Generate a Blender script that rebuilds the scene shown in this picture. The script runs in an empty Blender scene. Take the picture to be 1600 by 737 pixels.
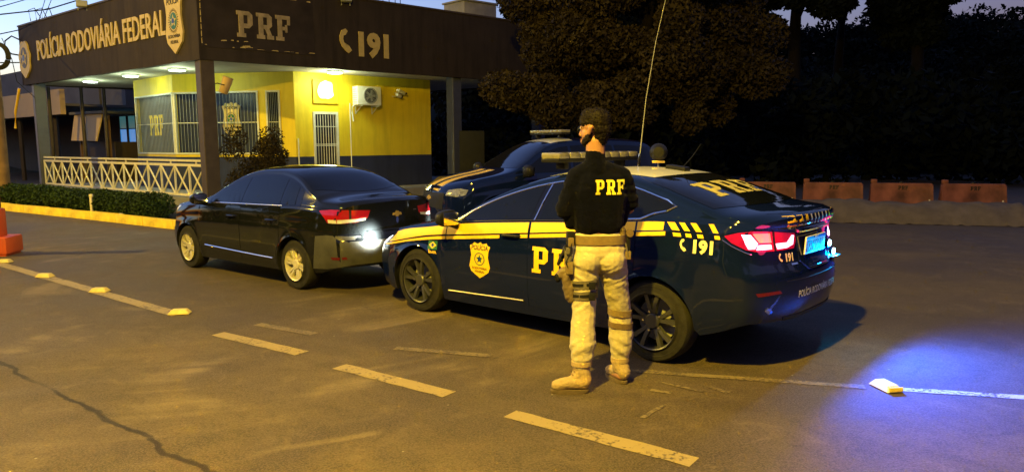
import bpy, bmesh, math, random
import numpy as np
from math import radians as R, sin, cos, pi, sqrt
from mathutils import Vector, Matrix, noise
from mathutils.bvhtree import BVHTree
random.seed(7)
rnd = random.Random(11)

# ------------------------------------------------------------ camera, sky, exposure
sc = bpy.context.scene
COL = sc.collection
cd = bpy.data.cameras.new('camera'); cam = bpy.data.objects.new('camera', cd); COL.objects.link(cam)
cd.sensor_width = 36; cd.lens = 1153/1600*36; cd.clip_end = 2000; cd.clip_start = .05
cam.matrix_world = Matrix.Translation((0, 0, 1.70)) @ Matrix.Rotation(pi/2-.126, 4, 'X') @ Matrix.Rotation(-.005, 4, 'Z')
sc.camera = cam
sc.view_settings.view_transform = 'Standard'; sc.view_settings.look = 'None'
EXPO = 5.65; LG = 2**-EXPO*.6          # long night exposure; every lamp's power is written for exposure 0 and scaled by LG
sc.view_settings.exposure = EXPO; sc.view_settings.gamma = 1
wd = bpy.data.worlds.new('World'); sc.world = wd; wd.use_nodes = True
wn = wd.node_tree; bg = wn.nodes['Background']
SUN_EL, SUN_AZ = R(-3.0), R(-62)
sky = wn.nodes.new('ShaderNodeTexSky'); sky.sky_type = 'NISHITA'; sky.sun_disc = False
sky.sun_elevation = SUN_EL; sky.sun_rotation = SUN_AZ; sky.altitude = 700
sky.air_density = 1.2; sky.dust_density = 1.3; sky.ozone_density = 2.4
wn.links.new(sky.outputs[0], bg.inputs[0]); bg.inputs[1].default_value = 0.15

# ------------------------------------------------------------ helpers
def lin(c):
    return tuple(((v/255)/12.92 if v/255 <= .04045 else ((v/255+.055)/1.055)**2.4) for v in c)
MATS = {}
def mat(name, col, rough=.6, metal=0, coat=0, var=.12, scale=6., bump=0., bscale=None, spec=.5, emit=None, estr=0, alpha=1, trans=0, ior=1.45, sheen=0, dist=.01, streak=0):
    if name in MATS: return MATS[name]
    m = bpy.data.materials.new(name); m.use_nodes = True
    nt = m.node_tree; b = nt.nodes['Principled BSDF']
    b.inputs['Roughness'].default_value = rough; b.inputs['Metallic'].default_value = metal
    b.inputs['Coat Weight'].default_value = coat; b.inputs['Coat Roughness'].default_value = .04
    b.inputs['Specular IOR Level'].default_value = spec; b.inputs['IOR'].default_value = ior
    if sheen: b.inputs['Sheen Weight'].default_value = sheen
    if trans: b.inputs['Transmission Weight'].default_value = trans
    if alpha < 1: b.inputs['Alpha'].default_value = alpha
    tc = nt.nodes.new('ShaderNodeTexCoord')
    n = nt.nodes.new('ShaderNodeTexNoise'); n.inputs['Scale'].default_value = scale; n.inputs['Detail'].default_value = 6
    nt.links.new(tc.outputs['Object'], n.inputs['Vector'])
    r = nt.nodes.new('ShaderNodeValToRGB'); r.color_ramp.elements[0].position = .3; r.color_ramp.elements[1].position = .7
    r.color_ramp.elements[0].color = tuple(c*(1-var) for c in col)+(1,); r.color_ramp.elements[1].color = tuple(min(1, c*(1+var)) for c in col)+(1,)
    nt.links.new(n.outputs['Fac'], r.inputs[0]); nt.links.new(r.outputs[0], b.inputs['Base Color'])
    if streak:      # rain streaks and grime, stretched down the wall
        mp = nt.nodes.new('ShaderNodeMapping'); mp.inputs['Scale'].default_value = (1, 1, .10); nt.links.new(tc.outputs['Object'], mp.inputs['Vector'])
        n3 = nt.nodes.new('ShaderNodeTexNoise'); n3.inputs['Scale'].default_value = 4.5; n3.inputs['Detail'].default_value = 8; n3.inputs['Roughness'].default_value = .65; nt.links.new(mp.outputs[0], n3.inputs['Vector'])
        r3 = nt.nodes.new('ShaderNodeMapRange'); r3.inputs[1].default_value = .45; r3.inputs[2].default_value = .72; r3.inputs[3].default_value = 0; r3.inputs[4].default_value = streak; nt.links.new(n3.outputs['Fac'], r3.inputs[0])
        mx = nt.nodes.new('ShaderNodeMix'); mx.data_type = 'RGBA'; nt.links.new(r3.outputs[0], mx.inputs[0]); nt.links.new(r.outputs[0], mx.inputs[6]); mx.inputs[7].default_value = tuple(c*.35 for c in col)+(1,)
        nt.links.new(mx.outputs[2], b.inputs['Base Color'])
    if bump:
        n2 = nt.nodes.new('ShaderNodeTexNoise'); n2.inputs['Scale'].default_value = bscale or scale*6; n2.inputs['Detail'].default_value = 5
        nt.links.new(tc.outputs['Object'], n2.inputs['Vector'])
        bp = nt.nodes.new('ShaderNodeBump'); bp.inputs['Strength'].default_value = bump; bp.inputs['Distance'].default_value = dist
        nt.links.new(n2.outputs['Fac'], bp.inputs['Height']); nt.links.new(bp.outputs[0], b.inputs['Normal'])
    if emit:
        b.inputs['Emission Color'].default_value = tuple(emit)+(1,); b.inputs['Emission Strength'].default_value = estr*LG
    MATS[name] = m
    return m

def tag(o, label=None, cat=None, group=None, kind=None):
    if label: o['label'] = label
    if cat: o['category'] = cat
    if group: o['group'] = group
    if kind: o['kind'] = kind
    return o
def thing(name, label, cat, loc=(0, 0, 0), rz=0, group=None, scale=1):
    o = bpy.data.objects.new(name, None); COL.objects.link(o); o.empty_display_size = .2
    o.location = loc; o.rotation_euler = (0, 0, rz); o.scale = (scale,)*3
    return tag(o, label, cat, group)
def new_obj(name, me, parent=None):
    o = bpy.data.objects.new(name, me); COL.objects.link(o)
    if parent: o.parent = parent
    return o
def bm_obj(name, bm, m, parent=None, smooth=False, loc=None, recalc=True):
    if recalc: bmesh.ops.recalc_face_normals(bm, faces=bm.faces[:])
    me = bpy.data.meshes.new(name); bm.to_mesh(me); bm.free()
    if m: me.materials.append(m)
    if smooth:
        me.polygons.foreach_set('use_smooth', [True]*len(me.polygons))
        if smooth != 'all': me.set_sharp_from_angle(angle=R(38 if smooth is True else smooth))
    o = new_obj(name, me, parent)
    if loc: o.location = loc
    return o
def copy_tree(o, parent=None, **kw):
    c = o.copy(); COL.objects.link(c); c.parent = parent
    for ch in list(o.children): copy_tree(ch, c)
    return c
def box(bm, c, s, rot=None, bevel=0):
    M = Matrix.Translation(c) @ (rot.to_4x4() if rot else Matrix()) @ Matrix.Diagonal((s[0], s[1], s[2], 1))
    r = bmesh.ops.create_cube(bm, size=1, matrix=M)
    if bevel:
        es = list({e for v in r['verts'] for e in v.link_edges})
        bmesh.ops.bevel(bm, geom=es, offset=bevel, segments=2, affect='EDGES', profile=.6)
    return bm
def boxo(name, c, s, m, parent=None, bevel=0, rz=0, smooth=False):
    bm = bmesh.new(); box(bm, (0, 0, 0), s, None, bevel)
    o = bm_obj(name, bm, m, parent, smooth or (bevel > 0))
    o.location = c; o.rotation_euler = (0, 0, rz); return o
def basis(d, up=Vector((0, 0, 1))):
    d = Vector(d).normalized()
    if abs(d.dot(up)) > .98: up = Vector((1, 0, 0))
    a = d.cross(up).normalized(); b = a.cross(d).normalized()
    return a, b
def tube(bm, pts, r, n=8, cap=True, sx=1, sy=1):
    pts = [Vector(p) for p in pts]; rings = []
    rs = r if isinstance(r, (list, tuple)) else [r]*len(pts)
    for i, p in enumerate(pts):
        d = (pts[min(i+1, len(pts)-1)]-pts[max(i-1, 0)])
        a, b = basis(d)
        rings.append([bm.verts.new(p+a*cos(2*pi*k/n)*rs[i]*sx+b*sin(2*pi*k/n)*rs[i]*sy) for k in range(n)])
    for i in range(len(rings)-1):
        for k in range(n):
            bm.faces.new((rings[i][k], rings[i][(k+1) % n], rings[i+1][(k+1) % n], rings[i+1][k]))
    if cap:
        bm.faces.new(rings[0]); bm.faces.new(rings[-1][::-1])
    return bm
def tubeo(name, pts, r, m, parent=None, n=8, **kw):
    bm = bmesh.new(); tube(bm, pts, r, n, **kw); return bm_obj(name, bm, m, parent, True)
def lathe(bm, prof, n=32, axis='z', M=Matrix()):
    rings = []
    for (r, h) in prof:
        ring = []
        for k in range(n):
            a = 2*pi*k/n
            v = (r*cos(a), r*sin(a), h) if axis == 'z' else (r*cos(a), h, r*sin(a))
            ring.append(bm.verts.new(M @ Vector(v)))
        rings.append(ring)
    for i in range(len(rings)-1):
        for k in range(n):
            bm.faces.new((rings[i][k], rings[i][(k+1) % n], rings[i+1][(k+1) % n], rings[i+1][k]))
    return rings
def latheo(name, prof, m, parent=None, n=32, axis='z', loc=None, caps=True):
    bm = bmesh.new(); rg = lathe(bm, prof, n, axis)
    if caps:
        bm.faces.new(rg[0]); bm.faces.new(rg[-1])
    bmesh.ops.remove_doubles(bm, verts=bm.verts[:], dist=1e-5)
    return bm_obj(name, bm, m, parent, True, loc)
def prism(bm, poly, t0, t1, M):
    """polygon in local xy, from z=t0 to t1, placed by M"""
    a = [bm.verts.new(M @ Vector((p[0], p[1], t0))) for p in poly]
    b = [bm.verts.new(M @ Vector((p[0], p[1], t1))) for p in poly]
    bm.faces.new(a[::-1]); bm.faces.new(b)
    n = len(poly)
    for i in range(n): bm.faces.new((a[i], a[(i+1) % n], b[(i+1) % n], b[i]))
def face_frame(o, u):
    """matrix whose x runs along horizontal u, y up, z out (to the right-hand normal) at point o"""
    u = Vector((u[0], u[1], 0)).normalized(); up = Vector((0, 0, 1)); n = u.cross(up)
    return Matrix(((u.x, up.x, n.x, o[0]), (u.y, up.y, n.y, o[1]), (u.z, up.z, n.z, o[2]), (0, 0, 0, 1)))

def text_polys(s, size=1, bold=0, sx=1, space=1):
    cu = bpy.data.curves.new('t', 'FONT'); cu.body = s; cu.size = size; cu.offset = bold; cu.space_character = space
    cu.align_x = 'CENTER'; cu.resolution_u = 3
    o = bpy.data.objects.new('t', cu); COL.objects.link(o)
    dg = bpy.context.evaluated_depsgraph_get()
    me = bpy.data.meshes.new_from_object(o.evaluated_get(dg))
    vs = [(v.co.x*sx, v.co.y) for v in me.vertices]; fs = [tuple(p.vertices) for p in me.polygons]
    bpy.data.objects.remove(o); bpy.data.curves.remove(cu); bpy.data.meshes.remove(me)
    return [[vs[i] for i in f] for f in fs]
SLAB = {
 'P': [[(0, 0), (.44, 0), (.44, .15), (0, .15)], [(.1, .15), (.34, .15), (.34, .85), (.1, .85)], [(0, .85), (.55, .85), (.62, 1), (0, 1)],
       [(.55, .85), (.55, .53), (.62, .36), (.80, .5), (.80, .88), (.62, 1)], [(.34, .36), (.62, .36), (.55, .53), (.34, .53)]],
 'R': [[(0, 0), (.42, 0), (.42, .15), (0, .15)], [(.1, .15), (.34, .15), (.34, .85), (.1, .85)], [(0, .85), (.55, .85), (.62, 1), (0, 1)],
       [(.55, .85), (.55, .55), (.62, .40), (.80, .52), (.80, .88), (.62, 1)], [(.34, .40), (.62, .40), (.55, .55), (.34, .55)],
       [(.42, .40), (.66, .40), (.78, .15), (.56, .15)], [(.52, 0), (.88, 0), (.88, .15), (.52, .15)]],
 'F': [[(0, 0), (.44, 0), (.44, .15), (0, .15)], [(.1, .15), (.34, .15), (.34, .85), (.1, .85)], [(0, .85), (.78, .85), (.78, 1), (0, 1)],
       [(.62, .64), (.78, .64), (.78, .85), (.62, .85)], [(.34, .42), (.5, .42), (.5, .56), (.34, .56)], [(.5, .34), (.62, .34), (.62, .64), (.5, .64)]]}
def slab_polys(s='PRF', h=1, sx=1):
    out = []; x = 0
    for ch in s:
        out += [[((px+x)*h*sx, py*h) for px, py in p] for p in SLAB[ch]]; x += 1.0
    w = (x-.2)*h*sx
    return [[(px-w/2, py) for px, py in p] for p in out]
def phone_polys(h=1):
    a = [(.30, 1.0), (.12, .92), (.02, .70), (.02, .48), (.12, .25), (.30, .08), (.42, 0), (.58, .12), (.46, .30), (.34, .26), (.22, .42), (.18, .55), (.20, .70), (.30, .74), (.40, .90)]
    bm = bmesh.new(); f = bm.faces.new([bm.verts.new((x*h, y*h, 0)) for x, y in a]); bmesh.ops.triangulate(bm, faces=[f])
    out = [[(v.co.x, v.co.y) for v in f.verts] for f in bm.faces]; bm.free(); return out
SHIELD_H = [(0, .87), (.12, .78), (.3, .84), (.36, .74), (.5, .68), (.43, .45), (.41, .2), (.45, -.05), (.5, -.3), (.42, -.55), (.2, -.72), (0, -.87)]
SHIELD = SHIELD_H+[(-x, y) for x, y in SHIELD_H[1:-1][::-1]]
def shift(polys, dx, dy, s=1): return [[(x*s+dx, y*s+dy) for x, y in p] for p in polys]
def circ(cx, cy, r, n=20, ry=None): return [(cx+r*cos(2*pi*k/n), cy+(ry or r)*sin(2*pi*k/n)) for k in range(n)]
def star(cx, cy, r, n=5, q=.45): return [(cx+(r if k % 2 == 0 else r*q)*sin(pi*k/n), cy+(r if k % 2 == 0 else r*q)*cos(pi*k/n)) for k in range(2*n)]
def flat_letters(name, polys, M, m, parent, t=.02, t0=0.0):
    bm = bmesh.new()
    for p in polys:
        prism(bm, p, t0, t, M)
    return bm_obj(name, bm, m, parent)
# ------------------------------------------------------------ materials
def road_mat():
    m = bpy.data.materials.new('asphalt'); m.use_nodes = True; nt = m.node_tree; N = nt.nodes; L = nt.links
    b = N['Principled BSDF']; b.inputs['Specular IOR Level'].default_value = .22
    g = N.new('ShaderNodeNewGeometry'); P = g.outputs['Position']
    def noi(s, d=6, v=None, dist=0, rough=.5):
        n = N.new('ShaderNodeTexNoise'); n.inputs['Scale'].default_value = s; n.inputs['Detail'].default_value = d
        n.inputs['Distortion'].default_value = dist; n.inputs['Roughness'].default_value = rough; L.new(v or P, n.inputs['Vector']); return n.outputs['Fac']
    def mr(i, a, b_, c=0, d=1):
        n = N.new('ShaderNodeMapRange'); n.inputs[1].default_value = a; n.inputs[2].default_value = b_; n.inputs[3].default_value = c; n.inputs[4].default_value = d
        n.interpolation_type = 'SMOOTHSTEP'; L.new(i, n.inputs[0]); return n.outputs[0]
    def ma(op, a, b_):
        n = N.new('ShaderNodeMath'); n.operation = op
        for i, v in enumerate((a, b_)):
            if isinstance(v, (int, float)): n.inputs[i].default_value = v
            else: L.new(v, n.inputs[i])
        return n.outputs[0]
    def mix(f, a, b_):
        n = N.new('ShaderNodeMix'); n.data_type = 'RGBA'; L.new(f, n.inputs[0])
        for i, v in ((6, a), (7, b_)):
            if isinstance(v, tuple): n.inputs[i].default_value = v+(1,)
            else: L.new(v, n.inputs[i])
        return n.outputs[2]
    sep = N.new('ShaderNodeSeparateXYZ'); L.new(P, sep.inputs[0]); X, Y = sep.outputs[0], sep.outputs[1]
    wob = ma('MULTIPLY', ma('SUBTRACT', noi(1.3, 4), .5), .5)
    # coordinates along (s) and across (d) the road, whose line runs (-.787,.617)
    d = ma('ADD', ma('MULTIPLY', X, .617), ma('MULTIPLY', Y, .787)); s = ma('ADD', ma('MULTIPLY', X, -.787), ma('MULTIPLY', Y, .617))
    mp = N.new('ShaderNodeCombineXYZ'); L.new(ma('MULTIPLY', s, .35), mp.inputs[0]); L.new(ma('MULTIPLY', d, 2.2), mp.inputs[1])
    streak = noi(1.6, 5, mp.outputs[0], 1.2)
    # big turning sweeps of dust left by tyres: rings round a point
    cx = ma('SUBTRACT', X, -3.4); cy = ma('SUBTRACT', Y, 9.5)
    rr = ma('SQRT', ma('ADD', ma('MULTIPLY', cx, cx), ma('MULTIPLY', cy, cy)), 0)
    rp = N.new('ShaderNodeCombineXYZ'); L.new(ma('MULTIPLY', rr, 2.6), rp.inputs[0]); L.new(ma('MULTIPLY', s, .22), rp.inputs[1])
    sweep = noi(1.15, 5, rp.outputs[0], .7)
    big = noi(.55, 5, None, .6)
    base = mix(mr(big, .35, .68), (.052, .038, .027), (.092, .068, .046))
    base = mix(ma('MULTIPLY', mr(streak, .42, .7), .5), base, (.050, .037, .027))
    dust = ma('MULTIPLY', mr(sweep, .47, .70), mr(rr, 7.6, 5.6))
    dust = ma('MULTIPLY', ma('MULTIPLY', dust, mr(rr, 1.0, 2.5)), mr(noi(.75, 5, None, .8), .50, .66))
    base = mix(ma('MULTIPLY', dust, .62), base, (.19, .14, .085))
    dark = ma('MULTIPLY', mr(noi(.8, 6, rp.outputs[0], 1.0), .5, .66), mr(rr, 7.5, 5.0))
    base = mix(ma('MULTIPLY', ma('MULTIPLY', dark, mr(noi(.6, 4), .40, .62)), .6), base, (.040, .030, .022))
    # older paler slab on the near side of the joint
    near = mr(ma('ADD', d, ma('MULTIPLY', wob, .12)), 1.97, 1.90)
    base = mix(ma('MULTIPLY', near, .75), base, mix(mr(noi(2.3, 8), .35, .7), (.052, .036, .025), (.088, .062, .042)))
    # sealed crack
    ck = ma('ABSOLUTE', ma('SUBTRACT', ma('ADD', d, ma('MULTIPLY', ma('SUBTRACT', noi(2.2, 8), .5), .22)), 1.93), 0)
    base = mix(ma('MULTIPLY', mr(ck, .024, .006), mr(noi(1.1, 6), .34, .5, .25, 1)), base, (.022, .018, .015))
    mott = noi(3.2, 9, None, .8, .68); base = mix(ma('MULTIPLY', mr(mott, .50, .66), .55), base, (.030, .022, .016)); base = mix(ma('MULTIPLY', mr(mott, .46, .34), .35), base, (.17, .125, .08))
    patch = mr(noi(.33, 3, None, .3), .52, .535); base = mix(ma('MULTIPLY', patch, .28), base, (.045, .036, .028))
    # oil spots and pale specks
    sp = mr(noi(5.5, 3, None, 0, .6), .695, .73); base = mix(ma('MULTIPLY', sp, .8), base, (.018, .015, .013))
    vo = N.new('ShaderNodeTexVoronoi'); vo.inputs['Scale'].default_value = 3.2; L.new(P, vo.inputs['Vector'])
    base = mix(mr(vo.outputs['Distance'], .035, .02), base, (.25, .23, .2))
    fine = noi(85, 3); base = mix(ma('MULTIPLY', mr(fine, .40, .62), .5), base, (.135, .105, .074))
    vg = N.new('ShaderNodeTexVoronoi'); vg.inputs['Scale'].default_value = 70; L.new(P, vg.inputs['Vector']); base = mix(mr(vg.outputs['Distance'], .25, .12, 0, .35), base, (.20, .165, .125)); base = mix(mr(vg.outputs['Distance'], .55, .75, 0, .32), base, (.022, .017, .013))
    base = mix(ma('MULTIPLY', mr(ck, .026, .008), mr(noi(1.1, 6), .34, .5, .35, .95)), base, (.018, .014, .011))
    base = mix(ma('MULTIPLY', dust, .35), base, (.22, .17, .11))
    grit = noi(240, 2); base = mix(ma('MULTIPLY', mr(grit, .55, .72), .5), base, (.18, .145, .105))
    L.new(base, b.inputs['Base Color'])
    L.new(mr(big, .3, .7, .62, .8), b.inputs['Roughness'])
    bp = N.new('ShaderNodeBump'); bp.inputs['Strength'].default_value = .55; bp.inputs['Distance'].default_value = .006
    L.new(ma('ADD', fine, ma('MULTIPLY', grit, .6)), bp.inputs['Height']); L.new(bp.outputs[0], b.inputs['Normal'])
    return m
def worn_paint(name, col, wear=.5, scale=30):
    m = bpy.data.materials.new(name); m.use_nodes = True; nt = m.node_tree; N = nt.nodes; L = nt.links; b = N['Principled BSDF']
    g = N.new('ShaderNodeNewGeometry'); n = N.new('ShaderNodeTexNoise'); n.inputs['Scale'].default_value = scale; n.inputs['Detail'].default_value = 8; n.inputs['Roughness'].default_value = .65
    L.new(g.outputs['Position'], n.inputs['Vector'])
    n2 = N.new('ShaderNodeTexNoise'); n2.inputs['Scale'].default_value = 3.5; n2.inputs['Detail'].default_value = 5; L.new(g.outputs['Position'], n2.inputs['Vector'])
    r = N.new('ShaderNodeValToRGB'); r.color_ramp.elements[0].position = wear-.05; r.color_ramp.elements[1].position = wear+.06
    r.color_ramp.elements[0].color = (.070, .053, .038, 1); r.color_ramp.elements[1].color = col+(1,)
    a = N.new('ShaderNodeMath'); a.operation = 'MULTIPLY_ADD'; L.new(n2.outputs['Fac'], a.inputs[0]); a.inputs[1].default_value = .5; a.inputs[2].default_value = -.25
    s = N.new('ShaderNodeMath'); s.operation = 'ADD'; L.new(a.outputs[0], s.inputs[0]); L.new(n.outputs['Fac'], s.inputs[1])
    L.new(s.outputs[0], r.inputs[0]); L.new(r.outputs[0], b.inputs['Base Color']); b.inputs['Roughness'].default_value = .7
    return m
M_ROAD = road_mat()
M_PAINT = worn_paint('road_paint', (.27, .205, .09), .40)
M_PAINT_OLD = worn_paint('faded_road_paint', (.17, .13, .07), .49, 40)
M_KERB = mat('kerb_yellow', (.74, .54, .05), .7, var=.25, scale=5, bump=.4, bscale=40, spec=0.2)
M_STUD = mat('stud_yellow', (.62, .50, .16), .6, var=.2, scale=14, bump=.3, bscale=60)
M_STUD_W = mat('stud_white', (.62, .62, .62), .5, var=.15, scale=14)
M_SOIL = mat('soil', (.035, .028, .02), .95, var=.4, scale=4, bump=.6, spec=0.1)
M_CONC = mat('concrete', (.22, .21, .19), .85, var=.2, scale=3, bump=.3, bscale=50)
M_FASCIA = mat('fascia_brown', (.036, .027, .020), .7, streak=.6, var=.13, scale=1.6, bump=.15, bscale=30, spec=0.15)
M_FASCIA_G = mat('fascia_panel', (.028, .021, .018), .75, var=.3, scale=2.2, bump=.2, bscale=30, spec=0.15)
M_SOFFIT = mat('soffit', (.42, .42, .38), .8, var=.06, scale=2)
M_YEL = mat('wall_yellow', (.68, .52, .018), .55, streak=.35, var=.05, scale=2.5, bump=.06, bscale=60)
M_NAVY = mat('wall_navy', (.026, .032, .080), .6, streak=.5, var=.1, scale=2, spec=0.25)
M_BARS = mat('grille_paint', (.20, .24, .30), .5, var=.1)
M_STEEL = mat('painted_steel', (.55, .56, .52), .45, var=.08, scale=10)
M_STEEL_BR = mat('brown_steel', (.060, .045, .034), .5, var=.15, scale=5, spec=0.25)
M_BLUEGREY = mat('bluegrey_steel', (.050, .056, .095), .5, var=.12, scale=5)
M_BLUEPANEL = mat('blue_panel', (.014, .022, .065), .35, var=.15, scale=3)
M_GLASSD = mat('dark_glass', (.006, .008, .012), .06, spec=.6, var=.05)
M_LETTER = mat('letter_cream', (.46, .35, .12), .5, var=.1, scale=8)
M_LETTER_OLD = mat('letter_faded', (.26, .20, .11), .7, var=.3, scale=6)
M_RAIL = mat('railing_cream', (.62, .56, .40), .5, var=.1, scale=8)
M_WHITE = mat('white_plastic', (.72, .73, .70), .4, var=.05)
M_GREYP = mat('grey_plastic', (.25, .25, .24), .5, var=.1)
M_BLACK = mat('black_plastic', (.012, .012, .013), .45, var=.2, spec=0.2)
M_RUBBER = mat('rubber', (.022, .021, .020), .75, var=.25, scale=20, bump=.25, bscale=90, spec=0.15)
M_CHROME = mat('chrome', (.75, .75, .74), .12, metal=1, var=.03)
M_DARKCHR = mat('dark_trim', (.02, .02, .021), .25, var=.1)
M_ALLOY = mat('alloy', (.60, .56, .46), .35, metal=.35, var=.05)
M_ALLOY_D = mat('dark_alloy', (.075, .075, .078), .38, metal=.6, var=.1, spec=0.3)
M_BARLENS = mat('bar_lens', (.20, .185, .14), .2, coat=.7, var=.3, scale=12)
M_DUST_PALED = mat('dusty_paled_bumper', (.048, .048, .045), .62, coat=.15, spec=.4, var=.3, scale=6)  # dusty bumper grey, made paler so the headlamp wash shows on it
M_PRFBLUE = mat('police_blue_paint', (.0030, .0070, .042), .5, coat=1, spec=0, var=.06, scale=3)
M_BLKPAINT = mat('dark_car_paint', (.0058, .0068, .0078), .5, coat=.9, spec=.0, var=.15, scale=3)
M_CARYEL = mat('vinyl_yellow', (.80, .50, .012), .38, var=.03, scale=5)
M_VINYLPALE = mat('vinyl_pale_yellow', (.42, .36, .07), .5, spec=.2, var=.1)
M_VINYLWH = mat('vinyl_cream', (.72, .66, .42), .4, var=.05)
M_ROOFWH = mat('roof_white', (.66, .66, .58), .3, coat=.6, var=.04)
M_TINT = mat('tinted_glass', (.004, .005, .007), .04, spec=.35, var=.05)
M_REDLENS = mat('red_lens', (.28, .006, .012), .12, coat=.8, var=.1, scale=30)
M_REDGLOW = mat('red_lens_glowing', (.28, .006, .02), .12, coat=.8, var=.2, scale=30, emit=(1, .0, .10), estr=.45)
M_REDLIT = mat('red_lens_lit', (.35, .01, .03), .15, coat=.6, emit=(1, .01, .12), estr=.5)
M_LED_PINK = mat('tail_led', (.9, .5, .6), .3, emit=(1, .38, .62), estr=7)
M_CLEARLENS = mat('clear_lens', (.50, .50, .46), .12, coat=1, var=.1)
M_DRL = mat('headlamp_lit', (.9, .9, .9), .2, emit=(.85, .95, 1), estr=6)
M_HEADLENS = mat('headlamp_lens', (.20, .21, .22), .1, coat=1, var=.4, scale=25)
M_BLUELED = mat('blue_strobe', (.7, .9, 1), .2, emit=(.55, .85, 1), estr=22)
M_PLATE = mat('plate_white', (.75, .76, .76), .35, var=.03)
M_PLATEBL = mat('plate_blue', (.02, .06, .30), .4)
M_INK = mat('ink_black', (.012, .012, .012), .5, spec=0.2)
M_GREENV = mat('vinyl_green', (.01, .10, .03), .4)
M_BLUEV = mat('vinyl_blue', (.01, .04, .25), .4)
M_GOLD = mat('gold_badge', (.75, .52, .15), .25, metal=.7)
M_LEDW = mat('led_panel', (.9, .95, .9), .3, emit=(.80, 1, .86), estr=40)
M_LAMPW = mat('wall_lamp_lit', (1, .8, .5), .3, emit=(1, .72, .32), estr=7)
M_SATIN = mat('satin_trim', (.34, .31, .24), .4, metal=.5)
M_SODIUM = mat('sodium_lamp', (1, .7, .3), .3, emit=(1, .55, .12), estr=30)
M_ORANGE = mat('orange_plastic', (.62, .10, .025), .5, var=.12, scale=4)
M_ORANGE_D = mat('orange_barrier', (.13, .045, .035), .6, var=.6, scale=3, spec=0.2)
M_PALE = mat('pale_plastic', (.42, .36, .30), .6, var=.2, scale=4)
M_BARK = mat('bark', (.009, .007, .006), .95, var=.3, scale=8, bump=.8, bscale=20, spec=0.1)
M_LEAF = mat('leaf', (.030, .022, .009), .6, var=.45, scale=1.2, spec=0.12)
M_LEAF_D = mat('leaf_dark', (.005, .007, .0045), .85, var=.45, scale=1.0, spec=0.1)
M_HEDGE = mat('hedge_leaf', (.022, .042, .012), .65, var=.5, scale=5, spec=0.15)
M_SKIN = mat('skin', (.34, .17, .10), .5, var=.08, scale=20)
M_HAIR = mat('hair', (.008, .0055, .004), .7, var=.4, scale=50, spec=0.2)
M_JACKET = mat('jacket_black', (.0010, .0014, .0075), .9, var=.25, scale=14, bump=.5, bscale=22, sheen=.03, dist=.02, spec=0.08)
M_KHAKI = mat('khaki', (.44, .38, .25), .9, var=.10, scale=14, bump=.5, bscale=18, dist=.02, spec=0.15)
M_BOOT = mat('boot_suede', (.34, .25, .14), .85, var=.15, scale=25, bump=.4, bscale=80, spec=0.2)
M_SOLE = mat('boot_sole', (.10, .07, .04), .8, var=.2, scale=30)
M_BELT = mat('webbing_tan', (.19, .135, .065), .8, var=.15, scale=30, bump=.4, bscale=150, spec=0.2)
M_STRAP = mat('webbing_grey', (.12, .105, .085), .8, var=.2, scale=30, spec=0.2)
M_STRAP_BR = mat('webbing_brown', (.13, .085, .045), .8, var=.15, scale=30)
M_HOLSTER = mat('holster_leather', (.16, .115, .060), .55, var=.25, scale=14, bump=.4, bscale=35)
M_PATCHY = mat('patch_yellow', (.75, .62, .04), .6, var=.05)
M_CABLE = mat('cable', (.02, .02, .02), .7, spec=0.2)
M_CONEWH = mat('cone_white', (.55, .55, .50), .6)

M_BLKPAINT.node_tree.nodes['Principled BSDF'].inputs['Coat Roughness'].default_value = .06
M_GLOSSBLK = mat('gloss_black', (.004, .004, .0045), .5, coat=.8, spec=0)
# ------------------------------------------------------------ ground
bm = bmesh.new()
g = [(-400, -60), (400, -60), (400, 400), (-400, 400)]
bm.faces.new([bm.verts.new((x, y, 0)) for x, y in g])
o = bm_obj('ground', bm, M_ROAD); tag(o, kind='structure')

def strip(a, b, w0, z=.004, jag=.012, n=None):
    a = Vector(a+(0,)); b = Vector(b+(0,)); d = (b-a); L = d.length; d.normalize(); s = Vector((-d.y, d.x, 0))
    n = n or max(4, int(L/.12)); bm = bmesh.new(); top = []; bot = []
    for i in range(n+1):
        p = a+d*L*i/n
        top.append(bm.verts.new(p+s*(w0/2+rnd.uniform(-jag, jag))+Vector((0, 0, z)))); bot.append(bm.verts.new(p-s*(w0/2+rnd.uniform(-jag, jag))+Vector((0, 0, z))))
    for i in range(n): bm.faces.new((bot[i], bot[i+1], top[i+1], top[i]))
    return bm
def marking(a, b, w0, label, m=M_PAINT, grp='painted lines on the road', jag=.006):
    o = bm_obj('road_marking', strip(a, b, w0, .004, jag), m); tag(o, kind='structure'); return o
marking((-7.7, 10.75), (-3.35, 7.25), .15, 0)
marking((-2.66, 6.50), (-1.72, 5.86), .14, 0)
marking((-1.33, 5.50), (-.43, 4.85), .14, 0)
marking((-.02, 4.48), (.97, 3.76), .14, 0)
marking((-2.42, 6.85), (-1.78, 6.47), .10, 0, M_PAINT_OLD)
marking((-.98, 6.00), (-.17, 5.76), .09, 0, M_PAINT_OLD)
marking((.88, 5.36), (2.45, 4.96), .08, 0, M_PAINT_OLD)
marking((2.62, 4.92), (4.4, 4.50), .08, 0, worn_paint('pale_road_paint', (.4, .4, .38), .47, 40))
marking((.95, 4.92), (1.08, 4.85), .05, 0, M_PAINT_OLD); marking((1.06, 5.08), (1.30, 4.88), .035, 0, M_PAINT_OLD); marking((1.38, 4.98), (1.47, 4.85), .05, 0, M_PAINT_OLD)
marking((.80, 4.40), (.98, 4.62), .03, 0, M_PAINT_OLD)

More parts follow.
